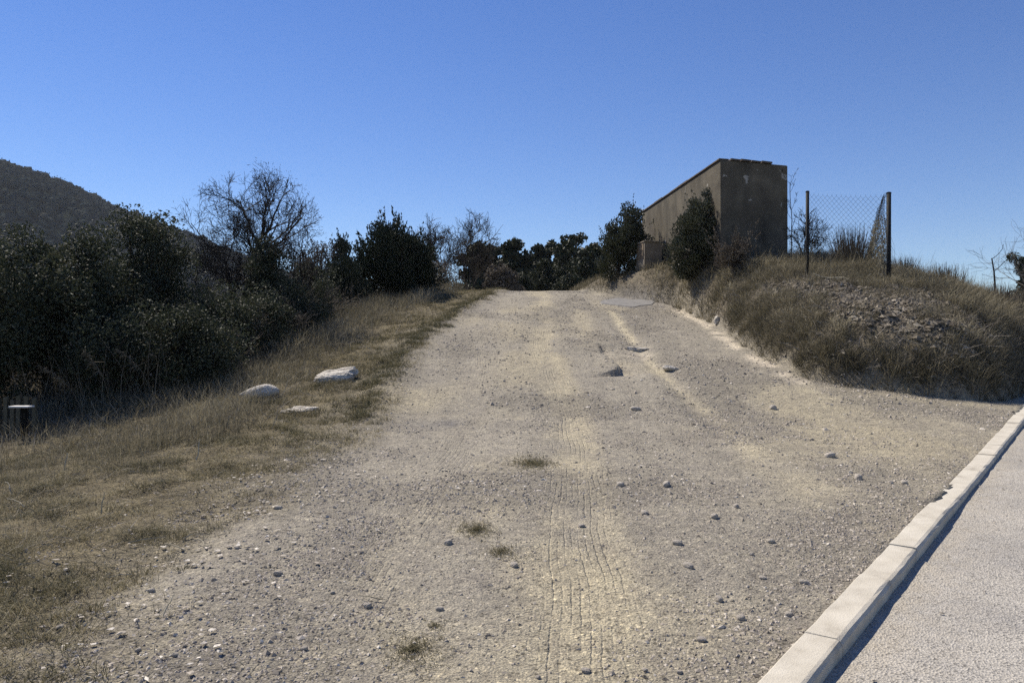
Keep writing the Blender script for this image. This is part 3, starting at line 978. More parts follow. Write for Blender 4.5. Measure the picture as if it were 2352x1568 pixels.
broom('broom_shrub', 'dense upright broom shrub seen through the fence mesh', P(1955, 19.8), 19.8, 1.15, .8, 420, 341, M_brush)
broom('broom_shrub', 'low dark broom shrub just right of the nearer fence post', P(2075, 18.6), 18.6, .6, .6, 260, 342, M_brush)
broom('broom_shrub', 'wispy brown broom shrub on the right shoulder of the bank', P(2165, 18.0), 18.0, .6, 1.3, 300, 343, M_brush)
broom('broom_shrub', 'brown broom shrub at the right end of the bank', P(2300, 18.0), 18.0, .6, 1.3, 300, 344, M_brush)
bare_tree('leafless_tree', 'pale-barked leafless tree at the right edge beyond the bank', 'tree', P(2368, 30), 30, [
    dict(dir=(-.05, 0, 1), len=2.3, rad=.06, lev=3, kw=dict(kw, spread=.5)), dict(base=(.2, 0, 0), dir=(.2, 0, 1), len=2.6, rad=.05, lev=3, kw=kw)], 351, plant_mat("pale bark", [(0, (.10, .09, .08)), (1, (.28, .26, .23))], .9, .2, 0))
leafy_tree('pine_tree', 'dark pine at the right edge behind the bank', 'tree', P(2375, 42), 42, Z(560, 42), 1.5, 1.2, 9000, .16, M_pine, 361, .6, 45, clump_r=.4)
bare_tree('dead_snag', 'short dead forked snag on the skyline right of the bank', 'tree', P(2288, 19.5), 19.5, [
    dict(dir=(-.05, 0, 1), len=1.25, rad=.03, lev=1, kw=dict(spread=.9, kids=(2, 3), seg=4, wander=.12, lift=.03, shrink=.35))], 352)

# ------------------------------------------------------------------ tank, cabinet
M_tank = None
m, t, out = new_mat("stained render")
v = coords(t)
st = noise(t, 1.1, 7, .62, v, .4)
c = ramp(t, st, [(.28, (.062, .053, .041)), (.45, (.10, .087, .067)), (.6, (.135, .118, .09)), (.75, (.18, .158, .124))])
mp = t.nodes.new("ShaderNodeMapping"); mp.inputs['Scale'].default_value = (1.7, 1.7, .3)
t.links.new(v, mp.inputs['Vector'])
c = mixc(t, c, ramp(t, noise(t, 1.0, 4, .6, mp.outputs[0]), [(.35, (.62, .64, .66)), (.6, (1.05, 1.05, 1.05))]), .8, 'MULTIPLY')
chip = ramp(t, noise(t, 3.4, 3, .5, v, .6), [(.69, (0, 0, 0)), (.71, (.7, .7, .7))])
c = mixc(t, c, (.42, .40, .36), chip)
principled(t, out, c, .92, bump(t, noise(t, 22, 8, .65, v), .02), .15)
M_tank = m

A = np.array([P(1656, 22.0), 22.0]); Bc = np.array([P(1811, 22.45), 22.45]); D = np.array([P(1474.5, 30.7), 30.7]); Cc = D + (Bc - A)
ztop = Z(366, 22.0)
tank = empty('water_tank', (A[0], A[1], gz(A[0], A[1])))
tag(tank, 'tall blocky concrete tank with stained brown render beside the track', 'water tank')
o0 = np.array(tank.location)


def prism(name, foot, z0s, z1s, mat, parent, origin, bevel=0.0):
    n_ = len(foot)
    V = [[p[0], p[1], z] for p, z in zip(foot, z0s)] + [[p[0], p[1], z] for p, z in zip(foot, z1s)]
    V = np.array(V) - origin
    me = make_mesh(name, V, [np.array([[i, (i + 1) % n_, (i + 1) % n_ + n_, i + n_] for i in range(n_)]), np.array([list(range(n_))[::-1], list(range(n_, 2 * n_))])], mat)
    o = obj(name, me, parent)
    if bevel:
        md = o.modifiers.new("edge", 'BEVEL'); md.width = bevel; md.segments = 2
    return o


foot = [A, Bc, Cc, D]
zr = ztop - .06
prism('wall', foot, [2.6] * 4, [ztop, zr, zr, ztop], M_tank, tank, o0, .035)
M_cap = plain_mat("roof tile", [(.3, (.06, .05, .042)), (.6, (.12, .095, .075))], 5, .9, .006, 50)
# coping along the long wall and loose roof tiles on the front edge
u1 = unit((D - A)[None])[0]; u2 = unit((Bc - A)[None])[0]
L1 = np.linalg.norm(D - A); L2 = np.linalg.norm(Bc - A)
npc = 9
for k in range(npc):
    a0 = A + u1 * (L1 * k / npc + .01) - u2 * .04; a1 = A + u1 * (L1 * (k + 1) / npc - .01) - u2 * .04
    dz = rng.normal(0, .006)
    prism('coping', [a0, a0 + u2 * .3, a1 + u2 * .3, a1], [ztop + .003] * 4, [ztop + .045 + dz, ztop + .04 + dz, ztop + .04 + dz, ztop + .045 + dz], M_cap, tank, o0)
tl = [0.3, .62, .95, 1.27, 1.62]
for k in range(4):
    a0 = A + u2 * (tl[k] + .012); a1 = A + u2 * (tl[k + 1] - .012)
    s0 = ztop - .06 * tl[k] / L2; s1 = ztop - .06 * tl[k + 1] / L2
    up = [.0, .012, .0, .01][k]
    prism('roof_tile', [a0 - u1 * .05, a1 - u1 * .05, a1 + u1 * .4, a0 + u1 * .4], [s0 + .004, s1 + .004, s1 + .004, s0 + .004], [s0 + .05 + up, s1 + .04 + up, s1 + .04 + up, s0 + .05 + up], M_cap, tank, o0)

# meter cabinet
M_cab = plain_mat("cabinet concrete", [(.3, (.15, .125, .095)), (.6, (.235, .20, .155))], 4, .92, .008, 40)
M_cabdoor = plain_mat("rusty door", [(.3, (.12, .085, .055)), (.6, (.19, .145, .10))], 7, .8, .003, 60)
cA = np.array([P(1481, 27.0), 27.0]); cB = np.array([P(1521, 27.15), 27.15]); cD = np.array([P(1461.5, 27.9), 27.9]); cC = cD + cB - cA
cz = gz(*cA)
cab = empty('meter_cabinet', (cA[0], cA[1], cz)); tag(cab, 'small concrete meter cabinet with a brown door below the tank', 'cabinet')
oc = np.array(cab.location)
zt = Z(553, 27)
zm = Z(596, 27)
out_ = lambda p, s: (p - (cA + cC) / 2) * s + (cA + cC) / 2
prism('plinth', [out_(p, 1.06) for p in (cA, cB, cC, cD)], [cz - .4] * 4, [zm] * 4, M_cab, cab, oc, .015)
prism('housing', [cA, cB, cC, cD], [zm + .002] * 4, [zt - .04] * 4, M_cab, cab, oc, .01)
prism('lid', [out_(p, 1.1) for p in (cA, cB, cC, cD)], [zt - .038] * 4, [zt] * 4, M_cab, cab, oc, .008)
ud = unit((cD - cA)[None])[0]; nd = unit((cA - cB)[None])[0]
w_ = np.linalg.norm(cD - cA)
for (z0_, z1_) in ((zm + .06, zm + .3), (zm + .33, zt - .08)):
    f = [cA + ud * .09 + nd * .018, cA + ud * .09 - nd * .02, cA + ud * (w_ - .09) - nd * .02, cA + ud * (w_ - .09) + nd * .018]
    prism('door', f, [z0_] * 4, [z1_] * 4, M_cabdoor, cab, oc)

# ------------------------------------------------------------------ chain-link fence
M_post = plain_mat("dark green-black post", [(.3, (.007, .008, .010)), (.7, (.012, .014, .017))], 6, .75, .001, 60, .25)
M_wire = plain_mat("coated wire", [(.3, (.02, .024, .024)), (.7, (.035, .04, .04))], 6, .5, .0005, 60, .4)
p1 = np.array([P(1856, 18.4), 18.4]); p2 = np.array([P(2043, 16.5), 16.5])
z1t, z2t = Z(440, 18.4), Z(443, 16.5)
fence = empty('chain_link_fence', (p1[0], p1[1], gz(*p1))); tag(fence, 'chain-link fence on two dark posts with its loose end sagging', 'fence')
of = np.array(fence.location)
for p, zt_, r_ in ((p1, z1t, .04), (p2, z2t, .047)):
    b = Buf()
    polytube(b, np.array([[p[0] - .012, p[1], gz(*p) - .4], [p[0], p[1], zt_]]), r_, 12)
    po = obj('post', b.mesh('post', M_post, True, of), fence)
    b = Buf()
    polytube(b, np.array([[p[0], p[1], zt_ - .02], [p[0], p[1], zt_ + .008], [p[0], p[1], zt_ + .02]]), np.array([r_ + .005, r_ + .005, r_ * .6]), 12)
    obj('cap', b.mesh('cap', M_post, False, of), po)


def chainlink(buf, f, nw, nh, rad):
    """Woven zigzag wires; f(u, v) gives the surface point for u, v in 0 .. 1."""
    for k in range(nw):
        vv = np.arange(nh * 2 + 1) / (nh * 2)
        uu = (k + ((np.arange(nh * 2 + 1) + k) % 2)) / nw
        pts = f(uu, vv)
        pts = pts + np.array([0, 1, 0]) * ((np.arange(nh * 2 + 1) % 2) - .5)[:, None] * .006
        tubes(buf, pts[:-1], pts[1:], rad, rad, 3, .5)
        # twisted barb at the top
        tubes(buf, pts[-1:], pts[-1:] + np.array([[0, 0, .035]]), rad, rad, 3, .5)


def panel_a(u, v):
    lo = np.array([[p1[0] + .05, p1[1], gz(*p1) + .08]]); hi = np.array([[p1[0] + .05, p1[1], z1t - .06]])
    lo2 = np.array([[p2[0] - .05, p2[1], gz(*p2) + .08]]); hi2 = np.array([[p2[0] - .05, p2[1], z2t - .06]])
    a = lo + (hi - lo) * v[:, None]; b_ = lo2 + (hi2 - lo2) * v[:, None]
    r = a + (b_ - a) * u[:, None]
    r[:, 2] -= .03 * np.sin(u * math.pi) * v
    return r


b = Buf(); chainlink(b, panel_a, 32, 15, .0026)
obj('wire_mesh', b.mesh('wire_mesh', M_wire, False, of), fence)
# second run, sagging away from the nearer post
e2 = np.array([P(1992, 21.0), 21.0])


def panel_b(u, v):
    ge = height(p2[0] + (e2[0] - p2[0]) * u, p2[1] + (e2[1] - p2[1]) * u)
    hgt = (z2t - .04 - gz(*p2)) * (1 - .05 * u - .62 * sstep(.0, 1.0, u) * u ** .4)
    x = p2[0] - .05 + (e2[0] - p2[0] + .05) * u - .04 * np.sin(v * 9 + u * 5)
    y = p2[1] + (e2[1] - p2[1]) * u
    return np.stack([x, y, ge + hgt * v], 1)


b = Buf(); chainlink(b, panel_b, 42, 15, .0045)
obj('wire_mesh', b.mesh('wire_mesh', M_wire, False, of), fence)
# creeper caught in the sagging run
n = 2600
u = rng.random(n) ** .8; vv = rng.random(n) ** 1.7 * .8
pp = panel_b(u, vv) + rng.normal(0, .03, (n, 3))
b = Buf(); leaves(b, pp, .055, .03, np.clip(rng.normal(.5, .2, n), 0, 1))
k = rng.integers(0, n, 500)
tubes(b, pp[k], pp[k] + np.array([[0, 0, -.25]]) + rng.normal(0, .06, (500, 3)), .003, .002, 3, rng.random(500))
cr = obj('creeper', b.mesh('creeper', M_dry), None)
tag(cr, 'dry creeper tangled in the sagging end of the fence', 'creeper')

# white branch lying between the posts
b = Buf()
s_ = np.linspace(0, 1, 9)
bx0, bx1 = at(1868, 0, 17.6), at(2014, 0, 16.6)
bxs = np.stack([bx0[0] + (bx1[0] - bx0[0]) * s_, bx0[1] + (bx1[1] - bx0[1]) * s_], 1)
bz = height(bxs[:, 0], bxs[:, 1]) + .06 + np.array([.10, .05, .03, .05, .06, .03, .02, .02, .04])
polytube(b, np.stack([bxs[:, 0], bxs[:, 1], bz], 1), np.linspace(.012, .022, 9), 6, .8)
tag(obj('fallen_branch', b.mesh('fallen_branch', M_straw)), 'bleached branch lying on the bank between the two fence posts', 'branch')

# ------------------------------------------------------------------ rocks
m, t, out = new_mat("white limestone")
v = coords(t)
c = ramp(t, noise(t, 9, 8, .65, v), [(.25, (.38, .345, .285)), (.45, (.64, .59, .51)), (.65, (.8, .75, .67))])
c = mixc(t, c, ramp(t, noise(t, 70, 4, .6, v), [(.3, (.55, .55, .56)), (.5, (1, 1, 1))]), .8, 'MULTIPLY')
mp = t.nodes.new("ShaderNodeMapping"); mp.inputs['Scale'].default_value = (1.5, 8, 22)
t.links.new(v, mp.inputs['Vector'])
crk = ramp(t, noise(t, 1.0, 4, .6, mp.outputs[0], .3), [(.40, (1, 1, 1)), (.46, (.32, .30, .27)), (.50, (1, 1, 1))])
c = mixc(t, c, crk, .85, 'MULTIPLY')
nr = bump(t, math_n(t, 'ADD', noise(t, 1.0, 5, .6, mp.outputs[0]), math_n(t, 'MULTIPLY', noise(t, 30, 6, .6, v), .5)), .09)
principled(t, out, c, .9, nr, .25)
M_rock = m
m, t, out = new_mat("speckled boulder")
v = coords(t)
c = ramp(t, noise(t, 60, 5, .7, v), [(.3, (.16, .148, .13)), (.5, (.48, .445, .39)), (.62, (.72, .67, .60))])
principled(t, out, c, .9, bump(t, noise(t, 25, 6, .6, v), .04), .25)
M_boulder = m


def rock(name, label, cat, x, y, size, rz, seed, mat, tilt=(0, 0), sink=.25, layered=False, group=None, V0=None, F0=None, jag=.18, freq=1.6, whale=False):
    V = (ICO3_V if V0 is None else V0).copy(); Fc = ICO3_F if F0 is None else F0
    if layered:
        V, Fc = ICO4_V.copy(), ICO4_F
        V = np.sign(V) * np.abs(V) ** .5
        V[:, 0] += .35 * V[:, 1] + .15 * fbm(V[:, 1] * 2, V[:, 2], seed + 9, 2)
    if whale: V[:, 1:] *= (.62 + .38 * np.clip(V[:, :1] + .2, -1, .6))
    d = fbm(V[:, 0] * freq + seed, V[:, 1] * freq + V[:, 2] * 1.3 * freq, seed, 4)
    V = V * (1 + jag * d[:, None])
    if layered:
        st_ = np.floor((V[:, 2] + .25 * V[:, 0]) * 3.2 + .8 * fbm(V[:, 0] * 2, V[:, 1] * 2, seed + 3, 2))
        V[:, :2] *= (1 + .16 * (hash2(st_, st_ * 0, seed) - .5) * 2)[:, None]
    V = V * np.array(size) * .5
    ca, sa = math.cos(tilt[0]), math.sin(tilt[0])
    V = np.stack([V[:, 0] * ca + V[:, 2] * sa, V[:, 1], -V[:, 0] * sa + V[:, 2] * ca], 1)
    o = obj(name, make_mesh(name, V, [Fc], mat, False), None, (x, y, gz(x, y) + size[2] * (.5 - sink)))
    o.rotation_euler = (tilt[1], 0, rz)
    tag(o, label, cat, group)
    return o


def ground_hit(px, py):
    """Where the line of sight through a direction meets the land."""
    Y = np.arange(2.5, 60, .02)
    X = (px - 1176) / F * Y
    zz = 1.6 + (800 - py) / F * Y
    hit = np.argmax(height(X, Y) >= zz)
    return X[hit], Y[hit]


x, y = ground_hit(590, 918); k_ = y / F
rock('boulder', 'rounded grey speckled boulder in the verge grass, left of the white slab', 'rock', x, y + .1, (96 * k_, 52 * k_, 46 * k_), .05, 401, M_boulder, (-.12, .3), .25, jag=.14, freq=.9, whale=True)
x, y = ground_hit(770, 876)
k_ = y / F
rock('slab_rock', 'flat layered white rock slab in the verge grass, furthest up the slope', 'rock', x, y + .1, (88 * k_, 52 * k_, 27 * k_), .12, 402, M_rock, (-.14, .42), .2, True, jag=.14)
x, y = ground_hit(690, 945); k_ = y / F
rock('slab_rock', 'small flat white rock sunk in the grass nearest the camera of the three', 'rock', x, y, (60 * k_, 40 * k_, 16 * k_), -.1, 403, M_rock, (0, .2), .5, True)
x, y = ground_hit(1648, 745); k_ = y / F
rock('white_stone', 'upright white stone at the foot of the bank', 'rock', x, y, (16 * k_, 14 * k_, 22 * k_), .6, 404, M_rock, (.3, 0), .2, jag=.25)
x, y = ground_hit(1542, 850); k_ = y / F
rock('track_stone', 'pale lump of rubble standing in the right wheel track', 'rock', x, y, (44 * k_, 30 * k_, 14 * k_), .3, 405, M_boulder, (.2, 0), .35, jag=.25)
x, y = ground_hit(1470, 806); k_ = y / F
rock('track_stone', 'low ragged lump of old paving above the broken edge', 'rock', x, y, (52 * k_, 30 * k_, 12 * k_), -.3, 406, M_boulder, (.1, 0), .4, True, jag=.25)

# single loose stones large enough to pick out
M_stone = plain_mat("track stone", [(.3, (.30, .26, .215)), (.5, (.43, .385, .325)), (.7, (.58, .53, .46))], 12, .92, .006, 60)
spots = [(1235, 1555), (765, 1362), (845, 1392), (640, 1168), (545, 1260), (1580, 1303), (1425, 1115), (1530, 1115), (1345, 1540), (1810, 1415),
         (1700, 1420), (1725, 1275), (1845, 1340), (1905, 1360), (1770, 1245), (2075, 1110), (1970, 1100), (405, 1505), (140, 1440), (90, 1378),
         (350, 1360), (1180, 1300), (1640, 1190), (1690, 1165), (1750, 1330), (1030, 1250), (640, 1320), (1480, 1540), (1560, 1545), (1905, 1050),
         (1460, 942), (1775, 940), (1480, 1180), (320, 1495), (700, 1490), (1650, 1380), (1610, 1470), (1335, 1210), (1555, 1250), (1010, 1400)]
sm = []
for k in range(6):
    V = ICO2_V * (1 + .22 * fbm(ICO2_V[:, 0] * 1.5 + k * 5, ICO2_V[:, 1] * 1.5 + ICO2_V[:, 2] * 2, 500 + k, 3))[:, None]
    V = np.sign(V) * np.abs(V) ** .8
    sm.append(make_mesh('loose_stone', V * .5, [ICO2_F], M_stone, False))
for k, (px, py) in enumerate(spots):
    x, y = ground_hit(px, py)
    s_ = rng.uniform(11, 20) * y / F
    o = obj('loose_stone', sm[k % 6], None, (x, y, gz(x, y) + s_ * .18))
    o.scale = (s_ * rng.uniform(1, 1.5), s_ * rng.uniform(.8, 1.1), s_ * rng.uniform(.55, .85))
    o.rotation_euler = (rng.normal(0, .15), rng.normal(0, .15), rng.uniform(0, 6))
    tag(o, 'loose angular stone lying among the gravel of the dirt track', 'stone', 'loose stones on the dirt track')

# ------------------------------------------------------------------ gravel
OCT_V = np.array([[1, 0, 0], [-1, 0, 0], [0, 1, 0], [0, -1, 0], [0, 0, 1], [0, 0, -1]], float)
OCT_F = np.array([[0, 2, 4], [2, 1, 4], [1, 3, 4], [3, 0, 4], [2, 0, 5], [1, 2, 5], [3, 1, 5], [0, 3, 5]])


PEB_V = np.array([[1, 0, -.25], [0, 1, -.25], [-1, 0, -.25], [0, -1, -.25], [.25, .2, .75], [-.3, -.2, .6]], float)   # a stone's upper half; the rest is in the ground
PEB_F = np.array([[0, 1, 4], [1, 5, 4], [1, 2, 5], [2, 3, 5], [3, 4, 5], [3, 0, 4]])


def scatter(n, x0, x1, y0, y1, keep):
    x = rng.uniform(x0, x1, n); y = rng.uniform(y0, y1, n)
    m_ = keep(x, y) > rng.random(n)
    return x[m_], y[m_]


def on_track(x, y):
    d = left_edge(y) - x; e = bank_in(x, y)
    k_ = (1 - sstep(0, np.interp(y, [5, 9], [2.4, 1.1]), d + .5 * fbm(x, y, 59, 3))) * (1 - sstep(-.1, .3, e)) * (kerb_off(x, y) < .0)
    k_ = k_ * (.12 + .88 * sstep(-.15, .45, fbm(x * .9 + 7, y * .6, 53, 4) + .35 * fbm(x * 3, y * 3, 62, 3)))
    k_ = k_ * (1 - .75 * np.exp(-((x - track_mid(y)) / .3) ** 4))
    return k_


b = Buf()
for (n, y0, y1, s0, s1) in ((115000, 2.6, 6, .0038, .0135), (60000, 6, 11.5, .005, .018), (42000, 11.5, 29, .009, .028), (3200, 2.6, 9, .010, .022), (2200, 9, 26, .018, .04)):
    x, y = scatter(n, -4.0, 7.5, y0, y1, on_track)
    s = s0 + (s1 - s0) * rng.random(len(x)) ** 2.6
    S = s[:, None] * rng.uniform([.8, .7, .4], [1.4, 1.2, .8], (len(x), 3))
    lumps(b, np.stack([x, y, height(x, y) + S[:, 2] * .35], 1), S, PEB_V, PEB_F, .28, np.clip(rng.normal(.45, .22, len(x)), 0, 1))
x, y = scatter(1500, 0, 9, 2.4, 11, lambda x, y: (kerb_off(x, y) > .2) * np.exp(-np.maximum(kerb_off(x, y) - .2, 0) / .5))
S = rng.uniform(.004, .011, (len(x), 1)) * rng.uniform([.8, .7, .4], [1.4, 1.2, .8], (len(x), 3))
lumps(b, np.stack([x, y, road_z(y) + .008 + S[:, 2] * .5], 1), S, PEB_V, PEB_F, .28, rng.random(len(x)))
m, t, out = new_mat("gravel")
c = ramp(t, attr(t, 'tint'), [(0, (.17, .148, .12)), (.4, (.31, .272, .225)), (.75, (.45, .40, .335)), (1, (.68, .62, .53))])
principled(t, out, c, .92, None, .2)
M_gravel = m
tag(obj('gravel', b.mesh('gravel', M_gravel)), 'loose gravel strewn over the track', None, None, 'stuff')

# pale flakes and chips along the verge edge
b = Buf()
x, y = scatter(6500, -3.8, .2, 2.5, 8, lambda x, y: np.exp(-((left_edge(y) - x - .35) / .8) ** 2) * sstep(-.25, .4, fbm(x * 2, y * 2.6, 76, 3)))
S = (.003 + .017 * rng.random(len(x)) ** 2.5)[:, None] * rng.uniform([.9, .6, .15], [1.6, 1.1, .4], (len(x), 3))
lumps(b, np.stack([x, y, height(x, y) + .012 + S[:, 2]], 1), S, PEB_V, PEB_F, .28, np.clip(rng.normal(.78, .25, len(x)), 0, 1))
tag(obj('stone_chips', b.mesh('stone_chips', M_gravel)), 'pale stone chips scattered where the track meets the verge', None, None, 'stuff')

def bare_face(x, y):
    e = bank_in(x, y) + .45 * fbm(x * .9, y * .9, 78, 3)
    return sstep(.45, .75, e) * (1 - sstep(1.7, 2.3, e)) * (1 - sstep(17.6, 18.8, y)) * sstep(5.7, 6.4, x) * sstep(-.5, -.05, fbm(x * 1.9, y * 1.9, 79, 3))


# clods and rubble on the bank face
m, t, out = new_mat("clods")
c = ramp(t, attr(t, 'tint'), [(0, (.10, .085, .066)), (.5, (.21, .182, .142)), (.85, (.34, .30, .24)), (1, (.55, .50, .42))])
principled(t, out, c, .95, None, .15)
M_rubble = m
b = Buf()
def on_scarp(x, y):
    return .06 * (bank_in(x, y) > .1) * (y < 19) + .94 * bare_face(x, y)
x, y = scatter(62000, 5, 12, 12.3, 20, on_scarp)
s = .01 + .07 * rng.random(len(x)) ** 4
S = s[:, None] * rng.uniform([.8, .7, .5], [1.4, 1.2, .9], (len(x), 3))
lumps(b, np.stack([x, y, height(x, y) + S[:, 2] * .3], 1), S, PEB_V, PEB_F, .28, np.clip(rng.normal(.35, .22, len(x)), 0, 1))
tag(obj('bank_rubble', b.mesh('bank_rubble', M_rubble)), 'clods and small stones covering the bare face of the bank', None, None, 'stuff')

# ------------------------------------------------------------------ grass
def ground_pts(x, y): return np.stack([x, y, height(x, y) - .004], 1)


b = Buf()
def on_verge(x, y):
    d = left_edge(y) - x + .4 * fbm(x * 1.1, y * 1.1, 59, 4)
    patch = sstep(-.3, .3, fbm(x * 1.8, y * 2.4, 64, 4))
    return sstep(-.1, 1.0, d) * (1 - sstep(4.5, 6, d)) * (.12 + .88 * patch)
for (n, x0, y0, y1, l0, l1, wd) in ((200000, -5.2, 2.5, 6, .025, .08, .0036), (150000, -6.5, 6, 11, .03, .09, .006), (105000, -7, 11, 19, .04, .10, .0095), (50000, -7, 19, 30, .05, .11, .014)):
    x, y = scatter(n, x0, .3, y0, y1, on_verge)
    hue = fbm(x * 1.3, y * 1.3, 65, 4)
    edge = np.exp(-((left_edge(y) - x - .45) / .35) ** 2) * sstep(9, 13, y)
    cl = sstep(.0, .4, fbm(x * 3.1, y * 4.0, 64, 3))
    tint = np.clip(.6 + .6 * hue - .3 * edge - .22 * cl + rng.normal(0, .2, len(x)), 0, 1)
    blades(b, ground_pts(x, y), rng.uniform(l0, l1, len(x)) * (1 + .8 * edge + .7 * cl), wd, rng.uniform(.5, 1.55, len(x)), rng.uniform(0, 2 * math.pi, len(x)), tint)
tag(obj('verge_grass', b.mesh('verge_grass', M_grass)), 'short matted green and straw grass on the left verge', None, None, 'stuff')

b = Buf()
def on_weeds(x, y):
    d = left_edge(y) - x + .5 * fbm(x * .8, y * .8, 66, 3)
    open_ = (1 - sstep(-5.2, -4.2, x)) * (1 - sstep(12.2, 13, y)) * sstep(8.5, 9.5, y)
    return (1 - .8 * open_) * sstep(1.4, 2.8, d) * (1 - sstep(7.5, 9, d)) * (.2 + .8 * sstep(-.3, .3, fbm(x * 1.1, y * 1.1, 67, 3)))
for (n, x0, y0, y1, l, wd) in ((22000, -7, 4.2, 9, .22, .003), (80000, -10, 9, 16, .40, .005), (95000, -10, 16, 31, .55, .0075)):
    x, y = scatter(n, x0, -1, y0, y1, on_weeds)
    hue = fbm(x * .9, y * .9, 68, 3)
    blades(b, ground_pts(x, y), l * rng.uniform(.4, 1.2, len(x)), wd, np.abs(rng.normal(.2, .35, len(x))), rng.uniform(0, 2 * math.pi, len(x)), np.clip(.54 + .4 * hue + rng.normal(0, .2, len(x)), 0, 1), .7)
tag(obj('dry_weeds', b.mesh('dry_weeds', M_dry)), 'tall brown weeds and dry grass between the verge and the trees', None, None, 'stuff')

b = Buf()
def on_bank(x, y):
    e = bank_in(x, y)
    bare = bare_face(x, y)
    return sstep(.02, .2, e + .1 * sstep(19, 21, y)) * (1 - .9 * bare) * (.3 + .7 * sstep(-.35, .2, fbm(x * 1.2, y * 1.2, 69, 4)))
for (n, x0, x1, y0, y1, l, wd) in ((55000, 4.8, 13, 12.2, 18, .2, .007), (60000, 4.5, 14, 18, 27, .28, .010), (26000, 2.2, 8.5, 23, 34, .3, .014)):
    x, y = scatter(n, x0, x1, y0, y1, on_bank)
    e = bank_in(x, y)
    hue = fbm(x * .7, y * .7, 70, 3)
    foot_ = np.exp(-e / .35) * (y < 20)
    az = np.where(rng.random(len(x)) < .5, rng.uniform(0, 2 * math.pi, len(x)), rng.normal(-1.9, .5, len(x)))
    blades(b, ground_pts(x, y), l * rng.uniform(.35, 1.15, len(x)) * (1 + .5 * foot_), wd, np.abs(rng.normal(.3, .35, len(x))) + .5 * foot_, az,
           np.clip(.45 + .4 * hue - .25 * foot_ + rng.normal(0, .16, len(x)), 0, 1), .8)  # foot blades tinted darker, shade under the overhang put into their colour
def tussocks(buf, n, x0, x1, y0, y1, keep, per, rad, l, wd, tone, stiff=.45):
    cx_, cy_ = scatter(n, x0, x1, y0, y1, keep)
    m_ = len(cx_)
    size = rng.uniform(.55, 1.3, m_)
    ct_ = rng.normal(tone, .2, m_)
    k = np.repeat(np.arange(m_), per)
    a = rng.uniform(0, 2 * math.pi, len(k)); r = np.sqrt(rng.random(len(k))) * rad * size[k]
    x = cx_[k] + r * np.cos(a); y = cy_[k] + r * np.sin(a)
    blades(buf, ground_pts(x, y), l * size[k] * rng.uniform(.5, 1.15, len(k)), wd, np.abs(rng.normal(0, .2, len(k))) + stiff * r / rad, a + rng.normal(0, .5, len(k)),
           np.clip(ct_[k] + rng.normal(0, .13, len(k)), 0, 1), .8)


tussocks(b, 2400, 4.8, 13, 12.2, 21, on_bank, 46, .13, .30, .0075, .55)
tussocks(b, 2000, 4.6, 14, 20, 26, on_bank, 34, .16, .40, .0115, .6)
tussocks(b, 1500, 8.3, 13, 14.5, 20, lambda x, y: (bank_in(x, y) > .5) * .8, 40, .15, .42, .0085, .55)
crest = lambda x, y: (bank_in(x, y) > 1.3) * (.4 + .6 * sstep(0, .3, fbm(x * .8, y * .8, 77, 2)))
cx_, cy_ = scatter(2600, 6.5, 15, 16, 23, crest)
blades(b, ground_pts(cx_, cy_), rng.uniform(.4, .85, len(cx_)), .006, np.abs(rng.normal(.1, .15, len(cx_))), rng.uniform(0, 6.28, len(cx_)), np.clip(rng.normal(.5, .2, len(cx_)), 0, 1), .35)
footk = lambda x, y: np.exp(-((bank_in(x, y) - .22) / .16) ** 2) * (y < 19)
tussocks(b, 4000, 4.8, 12, 11.5, 19, footk, 50, .12, .34, .0075, .3, .75)  # dark tone paints the shade at the bank foot into these tussocks
tag(obj('bank_grass', b.mesh('bank_grass', M_dry)), 'rough dry grass covering the bank', None, None, 'stuff')

b = Buf()
tussocks(b, 2200, -5.5, -1.2, 2.6, 9, on_verge, 34, .07, .085, .0032, .5, .9)
tussocks(b, 2600, -6.5, -.3, 9, 18, on_verge, 32, .10, .12, .006, .48, .8)
tussocks(b, 1500, -7, .2, 18, 30, on_verge, 28, .14, .16, .01, .48, .8)
edge_k = lambda x, y: np.exp(-((left_edge(y) - x - .5 + .2 * fbm(x, y, 83, 2)) / .22) ** 2) * sstep(9, 12, y) * sstep(-.5, 0, fbm(x * 1.5, y * 1.2, 84, 2))
tussocks(b, 4200, -3, .5, 9, 30, edge_k, 34, .12, .12, .0095, .25, .8)
for (rpx, rpy) in ((590, 918), (560, 922), (625, 922), (770, 882), (735, 884), (805, 882), (690, 952), (720, 950), (665, 952)):
    rx_, ry_ = ground_hit(rpx, rpy)
    n_ = 160
    xs_ = rx_ + rng.normal(0, .12, n_); ys_ = ry_ - .08 + rng.normal(0, .07, n_)
    blades(b, ground_pts(xs_, ys_), rng.uniform(.06, .16, n_), .006, rng.uniform(.1, 1.0, n_), rng.uniform(0, 6.28, n_), np.clip(rng.normal(.5, .2, n_), 0, 1))
tag(obj('verge_tufts', b.mesh('verge_tufts', M_grass)), 'low tufts of coarse grass standing up from the verge turf', None, None, 'stuff')

